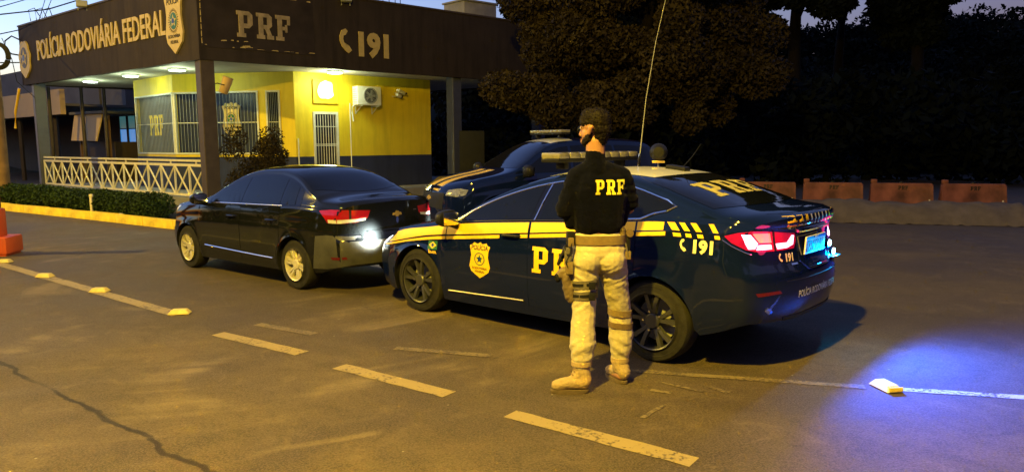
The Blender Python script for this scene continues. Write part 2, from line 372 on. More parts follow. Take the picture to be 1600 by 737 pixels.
def stud(x, y, rz, m, label):
    bm = bmesh.new(); w, l, h, t = .13, .21, .045, .035
    vs = [(-l/2, -w/2, 0), (l/2, -w/2, 0), (l/2, w/2, 0), (-l/2, w/2, 0), (-l/2+t, -w/2+t*.8, h), (l/2-t, -w/2+t*.8, h), (l/2-t, w/2-t*.8, h), (-l/2+t, w/2-t*.8, h)]
    v = [bm.verts.new(p) for p in vs]
    for f in ((0, 1, 5, 4), (1, 2, 6, 5), (2, 3, 7, 6), (3, 0, 4, 7), (4, 5, 6, 7), (3, 2, 1, 0)): bm.faces.new([v[i] for i in f])
    bmesh.ops.bevel(bm, geom=bm.edges[:], offset=.006, segments=1, affect='EDGES')
    o = bm_obj('road_stud', bm, m, None, False, (x, y, .005)); o.rotation_euler = (0, 0, rz)
    tag(o, label, 'road stud', 'raised road studs along the painted line'); return o
stud(-7.40, 10.63, R(0), M_STUD, 'raised cream road stud beside the orange barrier base at the left edge')
stud(-6.05, 9.42, R(-5), M_STUD, 'raised cream road stud on the line, second from the left edge')
stud(-4.80, 8.44, R(0), M_STUD, 'raised cream road stud on the line, between two other studs')
stud(-3.36, 7.30, R(8), M_STUD, 'raised cream road stud at the right end of the solid line')
rs = stud(2.58, 4.93, R(100), M_STUD_W, 'white road stud with a yellow reflector face, lit blue, right of the patrol car')
boxo('reflector', (-.103, 0, .022), (.012, .10, .030), M_KERB, rs, .003)

# ------------------------------------------------------------ kerb, planting bed, hedge
KP = [(-16.5, 21.6), (-13.24, 19.2), (-9.64, 16.77), (-6.83, 14.77), (-4.6, 13.6), (-3.2, 13.35)]
def along(P, step):
    out = []; acc = 0
    for (a, b) in zip(P[:-1], P[1:]):
        a = Vector(a); b = Vector(b); L = (b-a).length; n = max(1, round(L/step))
        for i in range(n): out.append((a.lerp(b, i/n), a.lerp(b, (i+1)/n)))
    return out
kr = thing('kerb', 'yellow painted kerb along the hedge bed', 'kerb', (-9.6, 16.8, 0))
for i, (a, b) in enumerate(along(KP, 1.0)):
    d = b-a; L = d.length; s = Vector((-d.y, d.x)).normalized(); c = (a+b)/2+s*(-.07)*-1
    bm = bmesh.new(); box(bm, (0, 0, 0), (L-.012, .15, .30), None, .018)
    for v in bm.verts: v.co += noise.noise_vector(v.co*4+Vector((i*7, 0, 0)))*.008
    o = bm_obj('kerb_stone', bm, M_KERB, None, True, (c.x, c.y, .03+rnd.uniform(-.008, .008))); o.rotation_euler = (0, 0, math.atan2(d.y, d.x)+rnd.uniform(-.006, .006))
    o.parent = kr; o.location -= kr.location
bm = bmesh.new()
bed = [(-16.5, 21.75), (-13.2, 19.35), (-9.6, 16.92), (-6.8, 14.92), (-4.6, 13.75), (-3.2, 13.5), (-2.2, 23), (-7.8, 18.6), (-17.2, 26.3), (-19, 26)]
bm.faces.new([bm.verts.new((x, y, .10)) for x, y in bed]); o = bm_obj('planting_bed', bm, M_SOIL); tag(o, kind='structure')

def leaf_cloud(bm, pts, size, n, rr=rnd, flat=False):
    """n small leaf quads scattered through ellipsoids pts=[(centre, radii)]"""
    wts = [r[0]*r[1]*r[2] for _, r in pts]
    for k in range(n):
        c, r = rr.choices(pts, wts)[0]
        d = Vector((rr.gauss(0, 1), rr.gauss(0, 1), rr.gauss(0, 1))).normalized()*(rr.random()**.28)
        p = Vector(c)+Vector((d.x*r[0], d.y*r[1], d.z*r[2]))
        a = Vector((rr.gauss(0, 1), rr.gauss(0, 1), rr.gauss(0, .6))).normalized()
        b = a.cross(Vector((rr.gauss(0, 1), rr.gauss(0, 1), rr.gauss(0, 1)))).normalized()
        s = size*rr.uniform(.6, 1.4)
        bm.faces.new([bm.verts.new(p+a*s), bm.verts.new(p+b*s*.45), bm.verts.new(p-a*s), bm.verts.new(p-b*s*.45)])
def np_leaves(name, blobs, size, n, m, parent=None, seed=1, jitter=.28):
    rg = np.random.default_rng(seed); w = np.array([b[1][0]*b[1][1]*b[1][2] for b in blobs])**(2/3); w /= w.sum()
    idx = rg.choice(len(blobs), n, p=w); C = np.array([b[0] for b in blobs])[idx]; Rr = np.array([b[1] for b in blobs])[idx]
    d = rg.normal(size=(n, 3)); d /= np.linalg.norm(d, axis=1)[:, None]; d *= (rg.random(n)**jitter)[:, None]
    P = C+d*Rr; a = rg.normal(size=(n, 3)); a /= np.linalg.norm(a, axis=1)[:, None]
    b = np.cross(a, rg.normal(size=(n, 3))); b /= np.linalg.norm(b, axis=1)[:, None]; s = (size*rg.uniform(.55, 1.4, n))[:, None]
    V = np.stack([P+a*s, P+b*s*.5, P-a*s, P-b*s*.5], 1).reshape(-1, 3)
    me = bpy.data.meshes.new(name); me.from_pydata(V.tolist(), [], np.arange(4*n).reshape(n, 4).tolist()); me.materials.append(m)
    return new_obj(name, me, parent)
# hedge
hg = []
hp = [(-16.6, 22.2), (-13.2, 19.95), (-9.8, 17.45), (-7.6, 15.95)]
for a, b in along(hp, .28):
    c = (a+b)/2; w_ = rnd.uniform(.9, 1.06)
    hg.append(((c.x+rnd.uniform(-.05, .05), c.y+rnd.uniform(-.05, .05), .36), (.34*w_, .38*w_, .30*w_)))
hd = thing('hedge', 'low dark clipped hedge behind the yellow kerb', 'hedge', (-12, 19, .1))
o = np_leaves('foliage', hg, .035, 46000, M_HEDGE, None, 3, .2); o.parent = hd; o.location = (12, -19, -.1)
bm = bmesh.new()
for c, r in hg[::2]: tube(bm, [(c[0], c[1], .05), (c[0]+rnd.uniform(-.1, .1), c[1], .5)], .02, 5)
o = bm_obj('stems', bm, M_BARK, hd); o.location = (12, -19, -.1)
# small pale post and stone in the hedge edge
t = thing('marker_post', 'small pale weathered stake standing at the hedge edge behind the kerb', 'stake', (-9.72, 17.02, .1))
bm = bmesh.new(); box(bm, (0, 0, .2), (.05, .05, .40), None, .008); box(bm, (.01, 0, .43), (.08, .06, .07), None, .015); bm_obj('stake', bm, M_RAIL, t, True)
bm = bmesh.new(); bmesh.ops.create_icosphere(bm, subdivisions=2, radius=.07)
for v in bm.verts: v.co *= 1+noise.noise(v.co*9)*.5; v.co.z *= .8
o = bm_obj('stone', bm, M_RAIL, None, True, (-8.62, 16.2, .145)); tag(o, 'pale round stone at the foot of the hedge', 'stone')

# ------------------------------------------------------------ police post
Cn = Vector((-7.81, 18.92)); DL = Vector((-.772, .635)); DR = Vector((.737, .675))
En = Cn+DL*12.5; Fn = Cn+DR*12.6; Bk = En+DR*11.5
ZB, ZT = 3.80, 5.82
post = thing('police_post', 'flat roofed yellow and navy police post with deep brown fascia and barred windows', 'building', (-9, 24, 0))
PO = Vector((-9, 24, 0))
def P3(v, z=0): return Vector((v.x, v.y, z))
def pobj(name, bm, m, parent=None, smooth=False):
    """geometry given in world coordinates, parented to the post (or a part of it)"""
    for v in bm.verts: v.co -= PO
    return bm_obj(name, bm, m, parent or post, smooth)
def slab(poly, z0, z1):
    bm = bmesh.new(); prism(bm, [(p.x, p.y) for p in poly], z0, z1, Matrix()); return bm
NL = Vector((DL.y, -DL.x))*-1      # outward normal of the left fascia
if NL.y > 0: NL = -NL
NR = Vector((DR.y, -DR.x))
if NR.y > 0: NR = -NR
pobj('soffit', slab([Cn-NL*.1-NR*.1, Fn-NR*.1, Fn+DL*10, En-NL*.1], ZB+.03, ZB+.2), M_SOFFIT)
pobj('roof', slab([Cn-NL*.1-NR*.1, Fn-NR*.1, Fn+DL*10, En-NL*.1], ZB+1.2, ZB+1.35), M_CONC)
def wallbm(a, b, t, z0, z1, inn):
    return slab([a, b, b+inn*t, a+inn*t], z0, z1)
pobj('fascia', wallbm(Cn, En, .16, ZB, ZT, -NL), M_FASCIA)
pobj('fascia', wallbm(Cn+DR*.002-NR*0, Fn, .16, ZB, ZT, -NR), M_FASCIA)
pobj('fascia', wallbm(Fn, Fn+DL*10, .16, ZB, ZT, -DR), M_FASCIA)
pobj('fascia', wallbm(En, En+DR*11, .16, ZB, ZT, -DL), M_FASCIA)
# drip edge lines
pobj('coping', wallbm(Cn+NL*.03+NR*.03, En+NL*.03, .22, ZT, ZT+.05, -NL), M_STEEL_BR)
pobj('coping', wallbm(Cn+NL*.03+NR*.03, Fn+NR*.03, .22, ZT+.002, ZT+.052, -NR), M_STEEL_BR)
# torn banner panel on the right fascia near the corner
M_ = face_frame(P3(Cn+NR*.004, 0), DR)
bm = bmesh.new(); prism(bm, [(.06, 4.12), (3.15, 4.12), (3.15, 5.7), (.06, 5.7)], 0.0, .012, M_); pobj('banner_panel', bm, M_FASCIA_G)
bm = bmesh.new(); q = random.Random(5)
for k in range(46):
    x = .12+q.random()*2.9; z = q.choice([4.14, 4.16, 4.2, 4.30, 4.33, 5.55])+q.uniform(-.012, .012)
    if x > 1.4 and z > 4.18 and z < 5: continue
    w_ = q.uniform(.03, .22); h_ = q.uniform(.008, .035)
    prism(bm, [(x, z), (x+w_, z+q.uniform(-.01, .01)), (x+w_*.9, z+h_), (x+w_*.2, z+h_*.8)], .012, .016, M_)
for k in range(9):
    z = 4.2+k*.17; prism(bm, [(.065, z), (.085, z), (.08, z+.14), (.065, z+.12)], .012, .017, M_)
tag(pobj('torn_strip', bm, M_LETTER), kind='stuff')
bm = bmesh.new()
for p in shift(slab_polys('PRF', .66, .80), 1.72, 4.44): prism(bm, p, .012, .035, M_)
pobj('lettering', bm, M_LETTER_OLD)
bm = bmesh.new()
for p in shift(text_polys('191', .90, .045, .95), 5.08, 4.25): prism(bm, p, 0, .025, M_)
pobj('lettering', bm, M_LETTER)
bm = bmesh.new()
for p in shift(phone_polys(.68), 3.94, 4.27): prism(bm, p, 0, .025, M_)
pobj('phone_symbol', bm, M_LETTER)
# left fascia lettering
ML_ = face_frame(P3(Cn+NL*.004, 0), -DL)     # x grows toward the corner, from -12.5 to 0
bm = bmesh.new()
for p in shift(text_polys('POLÍCIA RODOVIÁRIA FEDERAL', .92, .012, .70, 1.0), -6.22, 4.56): prism(bm, p, 0, .03, ML_)
pobj('lettering', bm, M_LETTER)
def shield_on(M, cx, cz, w, parent, mk, name='shield_emblem', dark=M_INK):
    bm = bmesh.new(); prism(bm, [(cx+x*w, cz+y*w) for x, y in SHIELD], 0, .05, M); a = mk(name, bm, M_LETTER, parent)
    bm = bmesh.new()
    for p in shift(text_polys('POLÍCIA', .21*w, .003*w, .9), cx, cz+.52*w): prism(bm, p, .05, .056, M)
    mk('emblem_lettering', bm, dark, a); bm = bmesh.new()
    for p in shift(text_polys('RODOVIÁRIA', .13*w, .002*w, .9), cx, cz-.42*w): prism(bm, p, .05, .056, M)
    mk('emblem_lettering', bm, dark, a); bm = bmesh.new()
    for p in shift(text_polys('FEDERAL', .13*w, .002*w, .9), cx, cz-.58*w): prism(bm, p, .05, .056, M)
    mk('emblem_lettering', bm, dark, a); bm = bmesh.new()
    for k in range(28):
        an = 2*pi*k/28; r0, r1 = .24*w, .31*w
        prism(bm, [(cx+r0*cos(an), cz+.05*w+r0*sin(an)*1.15), (cx+r1*cos(an+.05), cz+.05*w+r1*sin(an+.05)*1.15), (cx+r0*cos(an+.15), cz+.05*w+r0*sin(an+.15)*1.15)], .05, .055, M)
    tag(mk('emblem_wreath', bm, dark, a), kind='stuff')
    bm = bmesh.new(); prism(bm, circ(cx, cz+.05*w, .20*w, 20, .24*w), .05, .058, M); mk('emblem_disc', bm, M_GREENV, a)
    bm = bmesh.new(); prism(bm, star(cx, cz+.05*w, .19*w), .058, .063, M); mk('emblem_star', bm, M_LETTER, a)
    bm = bmesh.new(); prism(bm, circ(cx, cz+.05*w, .075*w), .063, .068, M); mk('emblem_centre', bm, M_BLUEV, a)
    return a
def mk_post(name, bm, m, parent): return pobj(name, bm, m, parent)
shield_on(ML_, -1.12, 4.80, .90, post, mk_post)
# round coat of arms at the far left end
bm = bmesh.new(); prism(bm, [(-11.98+(.50+.035*sin(9*a_))*cos(a_), 4.68+(.62+.04*sin(7*a_))*sin(a_)) for a_ in [2*pi*k/60 for k in range(60)]], 0, .05, ML_); ca = pobj('coat_of_arms', bm, M_LETTER)
bm = bmesh.new(); prism(bm, circ(-11.98, 4.72, .30, 28, .36), .05, .058, ML_); pobj('arms_disc', bm, M_BLUEGREY, ca)
bm = bmesh.new(); prism(bm, star(-11.98, 4.72, .30), .058, .066, ML_); pobj('arms_star', bm, M_LETTER, ca)
bm = bmesh.new(); prism(bm, circ(-11.98, 4.72, .11), .066, .072, ML_); pobj('arms_centre', bm, M_BLUEV, ca)

# columns
def column(p, side, z1, label_m, name='column'):
    bm = bmesh.new(); M = Matrix.Translation((p.x, p.y, 0)) @ Matrix.Rotation(math.atan2(DR.y, DR.x), 4, 'Z')
    for v in bmesh.ops.create_cube(bm, size=1)['verts']: v.co = M @ Vector((v.co.x*side, v.co.y*side, (v.co.z+.5)*z1))
    es = [e for e in bm.edges if abs(e.verts[0].co.z-e.verts[1].co.z) > 1]; bmesh.ops.bevel(bm, geom=es, offset=.015, segments=1, affect='EDGES')
    return pobj(name, bm, label_m)
column(Cn-NL*.2-NR*.2, .36, ZB+.03, M_STEEL_BR)
column(Cn+DL*11.75-NL*.25, .36, ZB+.03, M_BLUEGREY)
column(Cn+DR*8.3-NR*.3, .36, ZB+.03, M_BLUEGREY)
column(Cn+DR*12.2-NR*.3, .36, ZB+.03, M_BLUEGREY)
# raised floor
pobj('floor_slab', slab([Cn-NL*.0-NR*.05, Fn-NR*.4, Fn+DL*10, En], 0, .28), M_CONC)
# walls
Pw = Vector((-6.49, 22.40)); Rw = Vector((-2.79, 25.80)); Qw = Vector((-10.49, 23.24)); Sw = Vector((-12.84, 25.52)); Kw = Vector((-7.55, 22.62))
ZN = 1.30
def out_n(a, b):
    d = (b-a).normalized(); n = Vector((d.y, -d.x)); return n if n.y < 0 else -n
def wall_run(a, b, m_up=M_YEL):
    n = out_n(a, b)
    pobj('navy_dado', slab([a+n*.012, b+n*.012, b-n*.2, a-n*.2], .28, ZN), M_NAVY)
    pobj('wall', slab([a, b, b-n*.2, a-n*.2], ZN+.001, ZB+.028), m_up)
# wall faces are butted; windows and the door cut openings
def wall_with_hole(a, b, u0, u1, z0, z1, m_up=M_YEL, dado=True):
    n = out_n(a, b); d = (b-a).normalized(); L = (b-a).length
    def seg(s0, s1, za, zb, m, off=0, nm='wall'):
        if s1-s0 > .002 and zb-za > .002: pobj(nm, slab([a+d*s0+n*off, a+d*s1+n*off, a+d*s1-n*.2, a+d*s0-n*.2], za, zb), m)
    seg(0, u0, ZN, ZB+.028, m_up); seg(u1, L, ZN, ZB+.028, m_up); seg(u0, u1, z1, ZB+.028, m_up)
    if z0 > ZN: seg(u0, u1, ZN, z0, m_up)
    if z0 < ZN:
        seg(0, u0, .28, ZN, M_NAVY, .012, 'navy_dado'); seg(u1, L, .28, ZN, M_NAVY, .012, 'navy_dado')
        if z0 > .3: seg(u0, u1, .28, z0, M_NAVY, .012, 'navy_dado')
    else: seg(0, L, .28, ZN, M_NAVY, .012, 'navy_dado')
def frame_quad(bm, M, x0, x1, z0, z1, t, d0, d1):
    prism(bm, [(x0, z0), (x1, z0), (x1, z0+t), (x0, z0+t)], d0, d1, M); prism(bm, [(x0, z1-t), (x1, z1-t), (x1, z1), (x0, z1)], d0, d1, M)
    prism(bm, [(x0, z0+t), (x0+t, z0+t), (x0+t, z1-t), (x0, z1-t)], d0, d1, M); prism(bm, [(x1-t, z0+t), (x1, z0+t), (x1, z1-t), (x1-t, z1-t)], d0, d1, M)
def barred_window(a, b, u0, u1, z0, z1, nb, panel=M_BLUEPANEL, sticker=None):
    n = out_n(a, b); d = (b-a).normalized()
    if Vector((d.x, d.y, 0)).cross(Vector((0, 0, 1))).dot(Vector((n.x, n.y, 0))) > 0: M = face_frame(P3(a), d); X0, X1 = u0, u1
    else: M = face_frame(P3(b), -d); L = (b-a).length; X0, X1 = L-u1, L-u0
    bm = bmesh.new(); frame_quad(bm, M, X0, X1, z0, z1, .05, -.03, .035); fr = pobj('window_frame', bm, M_STEEL)
    bm = bmesh.new(); prism(bm, [(X0+.04, z0+.04), (X1-.04, z0+.04), (X1-.04, z1-.04), (X0+.04, z1-.04)], -.14, -.10, M); pobj('window_pane', bm, panel, fr)
    # bars share one mesh
    bmx = bmesh.new(); tube(bmx, [(0, 0, z0+.04), (0, 0, z1-.04)], .008, 5); first = None
    for k in range(nb):
        x = X0+(X1-X0)*(k+1)/(nb+1); p = M @ Vector((x, 0, .045))
        if first is None: first = bm_obj('grille_bar', bmx, M_BARS, fr); o = first
        else: o = first.copy(); COL.objects.link(o)
        o.parent = fr; o.location = (p.x-PO.x, p.y-PO.y, 0)
    for zz in (z0+.5*(z1-z0),):
        bm = bmesh.new(); prism(bm, [(X0, zz), (X1, zz), (X1, zz+.025), (X0, zz+.025)], .025, .034, M); pobj('cross_bar', bm, M_STEEL, fr)
    return M, X0, X1, fr
ws0, ws1 = 1.38, 3.28
# face A (left-facing), sticker PRF
LA = (Qw-Sw).length
wall_with_hole(Sw, Qw, .12, LA-.02, ws0, ws1)
M, X0, X1, fr = barred_window(Sw, Qw, .12, LA-.02, ws0, ws1, 26, mat('panel_painted_lit', (.035, .048, .085), .4, var=.15, scale=3))  # paler copy of the blue panel, the light is put into its colour
bm = bmesh.new()
for p in shift(slab_polys('PRF', .66, .62), X0+1.42, 1.98): prism(bm, p, -.10, -.094, M)
pobj('lettering', bm, M_PATCHY, fr)
# face B, long window with a shield sticker
LB = (Kw-Qw).length
wall_with_hole(Qw, Kw, .02, LB-.10, ws0, ws1)
M, X0, X1, fr = barred_window(Qw, Kw, .02, LB-.10, ws0, ws1, 24)
def mk_fr(name, bm, m, parent): return pobj(name, bm, m, parent)
Msh = M @ Matrix.Translation((0, 0, -.10))
shield_on(Msh, X0+1.92, 2.42, .62, fr, mk_fr)
# face C, narrow window
LC = (Pw-Kw).length
wall_with_hole(Kw, Pw, .16, .62, ws0, ws1)
barred_window(Kw, Pw, .16, .62, ws0, ws1, 7, M_GLASSD)
# face D with the door
LD = (Rw-Pw).length
du0, du1 = .58, 1.44
wall_with_hole(Pw, Rw, du0, du1, .29, 2.66)
M = face_frame(P3(Pw), Rw-Pw)
bm = bmesh.new(); frame_quad(bm, M, du0, du1, .285, 2.66, .075, -.05, .03); dr = pobj('barred_door', bm, M_STEEL)
bmx = bmesh.new(); tube(bmx, [(0, 0, .35), (0, 0, 2.6)], .012, 5); first = None
for k in range(7):
    p = M @ Vector((du0+.075+(du1-du0-.15)*(k+1)/8, 0, .0))
    if first is None: first = bm_obj('door_bar', bmx, M_STEEL, dr); o = first
    else: o = first.copy(); COL.objects.link(o); o.parent = dr
    o.location = (p.x-PO.x, p.y-PO.y, 0)
for zz in (1.0, 1.62, 1.66, 2.2):
    bm = bmesh.new(); prism(bm, [(du0+.07, zz), (du1-.07, zz), (du1-.07, zz+.022), (du0+.07, zz+.022)], -.02, .02, M); pobj('door_rail', bm, M_STEEL, dr)
bm = bmesh.new(); prism(bm, [(du0, .28), (du1, .28), (du1, 2.7), (du0, 2.7)], -1.6, -1.55, M); pobj('room_wall', bm, M_BLUEPANEL)
bm = bmesh.new()
for k in range(5): prism(bm, [(du0+.1, .7+k*.22), (du0+.6, .7+k*.22), (du0+.6, .74+k*.22), (du0+.1, .74+k*.22)], -1.2, -1.0, M)
pobj('shelf_stack', bm, M_STEEL)
# inside of the post closed so no light leaks
pobj('back_wall', slab([Sw, Sw+DR*7.5, Sw+DR*7.5-DL*.2, Sw-DL*.2+DR*.2], .28, ZB+.028), M_NAVY)
pobj('side_wall', slab([Rw, Rw+DL*6, Rw+DL*6-DR*.2, Rw-DR*.2], .28, ZB+.028), M_NAVY)
# wall corner downpipe and conduit
bm = bmesh.new(); tube(bm, [M @ Vector((1.86, ZN-.9, .03)), M @ Vector((1.86, 2.95, .03))], .014, 6); pobj('conduit', bm, M_WHITE)
bm = bmesh.new(); tube(bm, [M @ Vector((.06, .3, .04)), M @ Vector((.06, 1.85, .04))], .02, 6); pobj('conduit', bm, M_STEEL)
# lit wall lamp with square tray
lx = 1.02
wl = thing('wall_lamp', 'glowing warm lamp box on the yellow wall above the barred door', 'lamp', tuple(M @ Vector((lx, 3.27, .01))), math.atan2((Rw-Pw).y, (Rw-Pw).x))
bm = bmesh.new(); F_ = Matrix(((1, 0, 0, 0), (0, 0, -1, 0), (0, 1, 0, 0), (0, 0, 0, 1)))
frame_quad(bm, F_, -.42, .42, -.36, .36, .03, 0.002, .05); prism(bm, [(-.4, -.34), (.4, -.34), (.4, .34), (-.4, .34)], 0.002, .012, F_); bm_obj('tray', bm, M_YEL, wl)
bm = bmesh.new()
bmesh.ops.create_uvsphere(bm, u_segments=20, v_segments=12, radius=1)
for v in bm.verts: v.co = Vector((v.co.x*.30, v.co.y*.08-.07, v.co.z*.27+.03)); v.co += Vector((1, 0, 1))*noise.noise(v.co*5)*.10
bm_obj('globe', bm, M_LAMPW, wl, True)
ld = bpy.data.lights.new('wall_lamp_glow', 'POINT'); ld.energy = 34*LG; ld.color = (1, .74, .36); ld.shadow_soft_size = .15
l = bpy.data.objects.new('wall_lamp_glow', ld); COL.objects.link(l); l.parent = wl; l.location = (0, -.38, .03)
# air conditioner
ac = thing('air_conditioner', 'white outdoor air conditioner unit on brackets on the yellow wall', 'air conditioner', tuple(M @ Vector((2.35, 2.88, .05))), math.atan2((Rw-Pw).y, (Rw-Pw).x))
bm = bmesh.new(); box(bm, (0, -.21, .30), (.86, .32, .58), None, .02); bm_obj('casing', bm, M_WHITE, ac, True)
bm = bmesh.new(); lathe(bm, [(.25, -.372), (.25, -.40), (.235, -.405), (.225, -.40), (.225, -.372)], 28, 'y'); bmesh.ops.translate(bm, vec=(.03, 0, .30), verts=bm.verts); gd = bm_obj('fan_guard', bm, M_GREYP, ac, True)
bm = bmesh.new()
for r_ in (.05, .09, .13, .17, .205): lathe(bm, [(r_-.004, -.402), (r_+.004, -.402), (r_+.004, -.396), (r_-.004, -.396)], 24, 'y')
for k in range(8): tube(bm, [(0, -.398, 0), (.22*cos(k*pi/4), -.398, .22*sin(k*pi/4))], .004, 4)
bmesh.ops.translate(bm, vec=(.03, 0, .30), verts=bm.verts); bm_obj('guard_ring', bm, M_GREYP, gd)
bm = bmesh.new(); bmesh.ops.create_circle(bm, cap_ends=True, radius=.22, segments=24, matrix=Matrix.Translation((.03, -.376, .30)) @ Matrix.Rotation(pi/2, 4, 'X')); bm_obj('fan_opening', bm, M_BLACK, ac)
bm = bmesh.new()
for k in range(5):
    a_ = 2*pi*k/5; box(bm, (.03+.1*cos(a_), -.385, .30+.1*sin(a_)), (.16, .006, .07), Matrix.Rotation(-a_, 3, 'Y'))
bm_obj('fan_blade', bm, M_GREYP, ac)
for k in range(7):
    boxo('vent_slat', (-.432, -.21, .10+k*.065), (.006, .24, .02), M_GREYP, ac)
for sx_ in (-.3, .3):
    bm = bmesh.new(); box(bm, (sx_, -.20, -.015), (.035, .42, .03)); box(bm, (sx_, 0, -.13), (.035, .02, .26)); tube(bm, [(sx_, -.02, -.24), (sx_, -.34, -.02)], .011, 6); bm_obj('bracket', bm, M_STEEL, ac)
tubeo('pipe', [(-.38, -.10, .02), (-.46, -.08, -.04), (-.44, -.03, -.22), (-.40, -.02, -.5)], .022, M_WHITE, ac, 8)
# shade board behind the unit and cameras
bm = bmesh.new(); prism(bm, [(2.86, 3.25), (3.10, 3.25), (3.10, 3.55), (2.86, 3.55)], .0, .09, M); pobj('junction_box', bm, M_YEL)
for (u_, z_, l_, lab) in ((3.62, 3.36, .34, 'upper white bullet security camera under the eave'), (3.52, 3.24, .22, 'lower white bullet security camera under the eave')):
    p = M @ Vector((u_, z_, .12)); t = thing('security_camera', lab, 'camera', tuple(p), math.atan2((Rw-Pw).y, (Rw-Pw).x), 'security cameras under the eave')
    bm = bmesh.new(); box(bm, (.04, -.12, 0), (l_, .11, .10), Matrix.Rotation(R(16), 3, 'Y') @ Matrix.Rotation(R(20), 3, 'Z'), .015); bm_obj('housing', bm, M_WHITE, t, True)
    tubeo('arm', [(-.05, .12, -.02), (-.05, .04, -.03), (0, -.08, -.02)], .015, M_WHITE, t)
    bm = bmesh.new(); box(bm, (l_/2+.04, -.18, -.05), (.02, .08, .07), Matrix.Rotation(R(16), 3, 'Y'), .01); bm_obj('lens', bm, M_BLACK, t)
# soffit lamps with real light
for i, (x, y, lab, en) in enumerate(((-14.1, 25.18, 'round white ceiling light farthest left under the eave', 1), (-11.72, 23.17, 'round white ceiling light second from the left under the eave', 1),
                          (-9.52, 21.46, 'round white ceiling light just left of the brown corner column', 1.25), (-5.25, 22.42, 'round white ceiling light above the air conditioner and wall lamp', 1.6))):
    t = thing('ceiling_light', lab, 'ceiling light', (x, y, ZB+.03), 0, 'round ceiling lights under the eave')
    latheo('housing', [(.24, 0), (.25, -.03), (.22, -.055)], M_WHITE, t, 24)
    latheo('diffuser', [(.215, -.052), (.205, -.068), (.15, -.076), (.001, -.08)], M_LEDW, t, 24)
    ld = bpy.data.lights.new('ceiling_glow', 'POINT'); ld.energy = 75*en*LG; ld.color = (.80, 1, .60); ld.shadow_soft_size = .18
    l = bpy.data.objects.new('ceiling_glow', ld); COL.objects.link(l); l.parent = t; l.location = (0, 0, -.30)
# loud hailer on the corner column
t = thing('horn_speaker', 'tan cylindrical loudspeaker strapped to the brown corner column', 'speaker', (-7.42, 19.15, 3.22))
a_ = Matrix.Rotation(R(28), 4, 'Y')
bm = bmesh.new(); lathe(bm, [(.10, 0), (.115, .02), (.125, .20), (.13, .40), (.135, .42), (.12, .425)], 20, 'z', Matrix.Translation((.06, 0, -.24)) @ Matrix.Rotation(R(22), 4, 'Y')); 
bm.faces.new(bm.verts[:20]); bm.faces.new(bm.verts[-20:]); bm_obj('barrel', bm, mat('tan_paint', (.42, .28, .11), .5), t, True)
tubeo('bracket', [(-.16, .0, -.02), (-.02, -.12, .0), (.12, -.15, -.04), (.22, -.05, -.06)], .012, M_BLACK, t)
# floodlights on the fascia top
for (p_, lab) in ((P3(Cn+DL*6.6+NL*.1, ZT-.02), 'small floodlight on top of the long lettered fascia'), (P3(Cn+DR*4.15+NR*.08, ZT-.16), 'small floodlight on top of the fascia between PRF and 191')):
    t = thing('floodlight', lab, 'floodlight', tuple(p_), .4, 'floodlights on the fascia')
    bm = bmesh.new(); box(bm, (0, -.08, .10), (.30, .10, .20), Matrix.Rotation(R(-25), 3, 'X'), .015); bm_obj('head', bm, M_GREYP, t, True)
    tubeo('yoke', [(-.12, 0, -.08), (-.12, 0, .08), (.12, 0, .08), (.12, 0, -.08)], .012, M_GREYP, t)
# rebar stubs & small roof tank
for k in range(4):
    p = Cn+DR*(6.1+.22*k)-NR*1.0
    t = tubeo('rebar', [(p.x, p.y, ZB+1.34), (p.x+rnd.uniform(-.04, .04), p.y, 6.9+rnd.uniform(0, .2))], .012, M_CABLE); tag(t, ['leftmost', 'second from left', 'third from left', 'rightmost'][k]+' of the thin rusty starter bars behind the roof edge', 'rebar', 'rebar stubs on the roof')
t = thing('roof_tank', 'dark boxy water tank on the roof behind the fascia', 'water tank', tuple(P3(Cn+DR*10.6-NR*2.2, ZB+1.35)), R(42))
bm = bmesh.new(); box(bm, (0, 0, .75), (1.5, 1.2, 1.5), None, .04); bm_obj('tank', bm, M_CONC, t, True); boxo('lid', (0, 0, 1.53), (1.6, 1.3, .06), M_CONC, t, .01)
# bracket scrolls at the left end of the fascia
t = thing('wire_bracket', 'curled iron wire bracket sticking out of the far end of the fascia', 'bracket', tuple(P3(En, 4.9)))
tubeo('hook', [(0, 0, .5), (-.25, 0, .62), (-.5, 0, .45), (-.5, 0, .15), (-.3, 0, .0), (0, 0, -.05)], .025, M_CABLE, t); tubeo('arm', [(0, 0, -.3), (-.75, 0, -.3)], .02, M_CABLE, t)
t = thing('wire_bracket', 'bunch of curled wires on top of the long fascia near its far end', 'bracket', tuple(P3(Cn+DL*10.4, ZT)))
for k in range(3): tubeo('hook', [(-.3+.2*k, 0, 0), (-.35+.22*k, 0, .35), (-.15+.25*k, 0, .42), (.05+.2*k, 0, .1)], .014, M_CABLE, t)

# ------------------------------------------------------------ railing
ra = Cn+DL*.35-NL*.15; rb = Cn+DL*11.5-NL*.15; dd = (rb-ra); LR = dd.length; du = dd.normalized()
rl = thing('railing', 'cream steel railing of crossed braces between the two columns', 'railing', (ra.x, ra.y, .28), math.atan2(du.y, du.x))
NP = 14; cw = LR/NP
zt_, zb_ = .86, .06
for zz, r_, nm in ((.98, .028, 'top_rail'), (zt_, .035, 'rail'), (zb_, .03, 'rail')):
    bm = bmesh.new(); box(bm, (LR/2, 0, zz), (LR, r_*1.3, r_*2), None, .005); bm_obj(nm, bm, M_RAIL, rl)
bmp = bmesh.new(); box(bmp, (0, 0, (zt_+zb_)/2), (.045, .04, zt_-zb_-.002)); pm = bm_obj('post', bmp, M_RAIL, rl)
bmq = bmesh.new(); tube(bmq, [(.03, .012, zb_+.02), (cw-.03, .012, zt_-.02)], .024, 6); x1 = bm_obj('cross_brace', bmq, M_RAIL, rl)
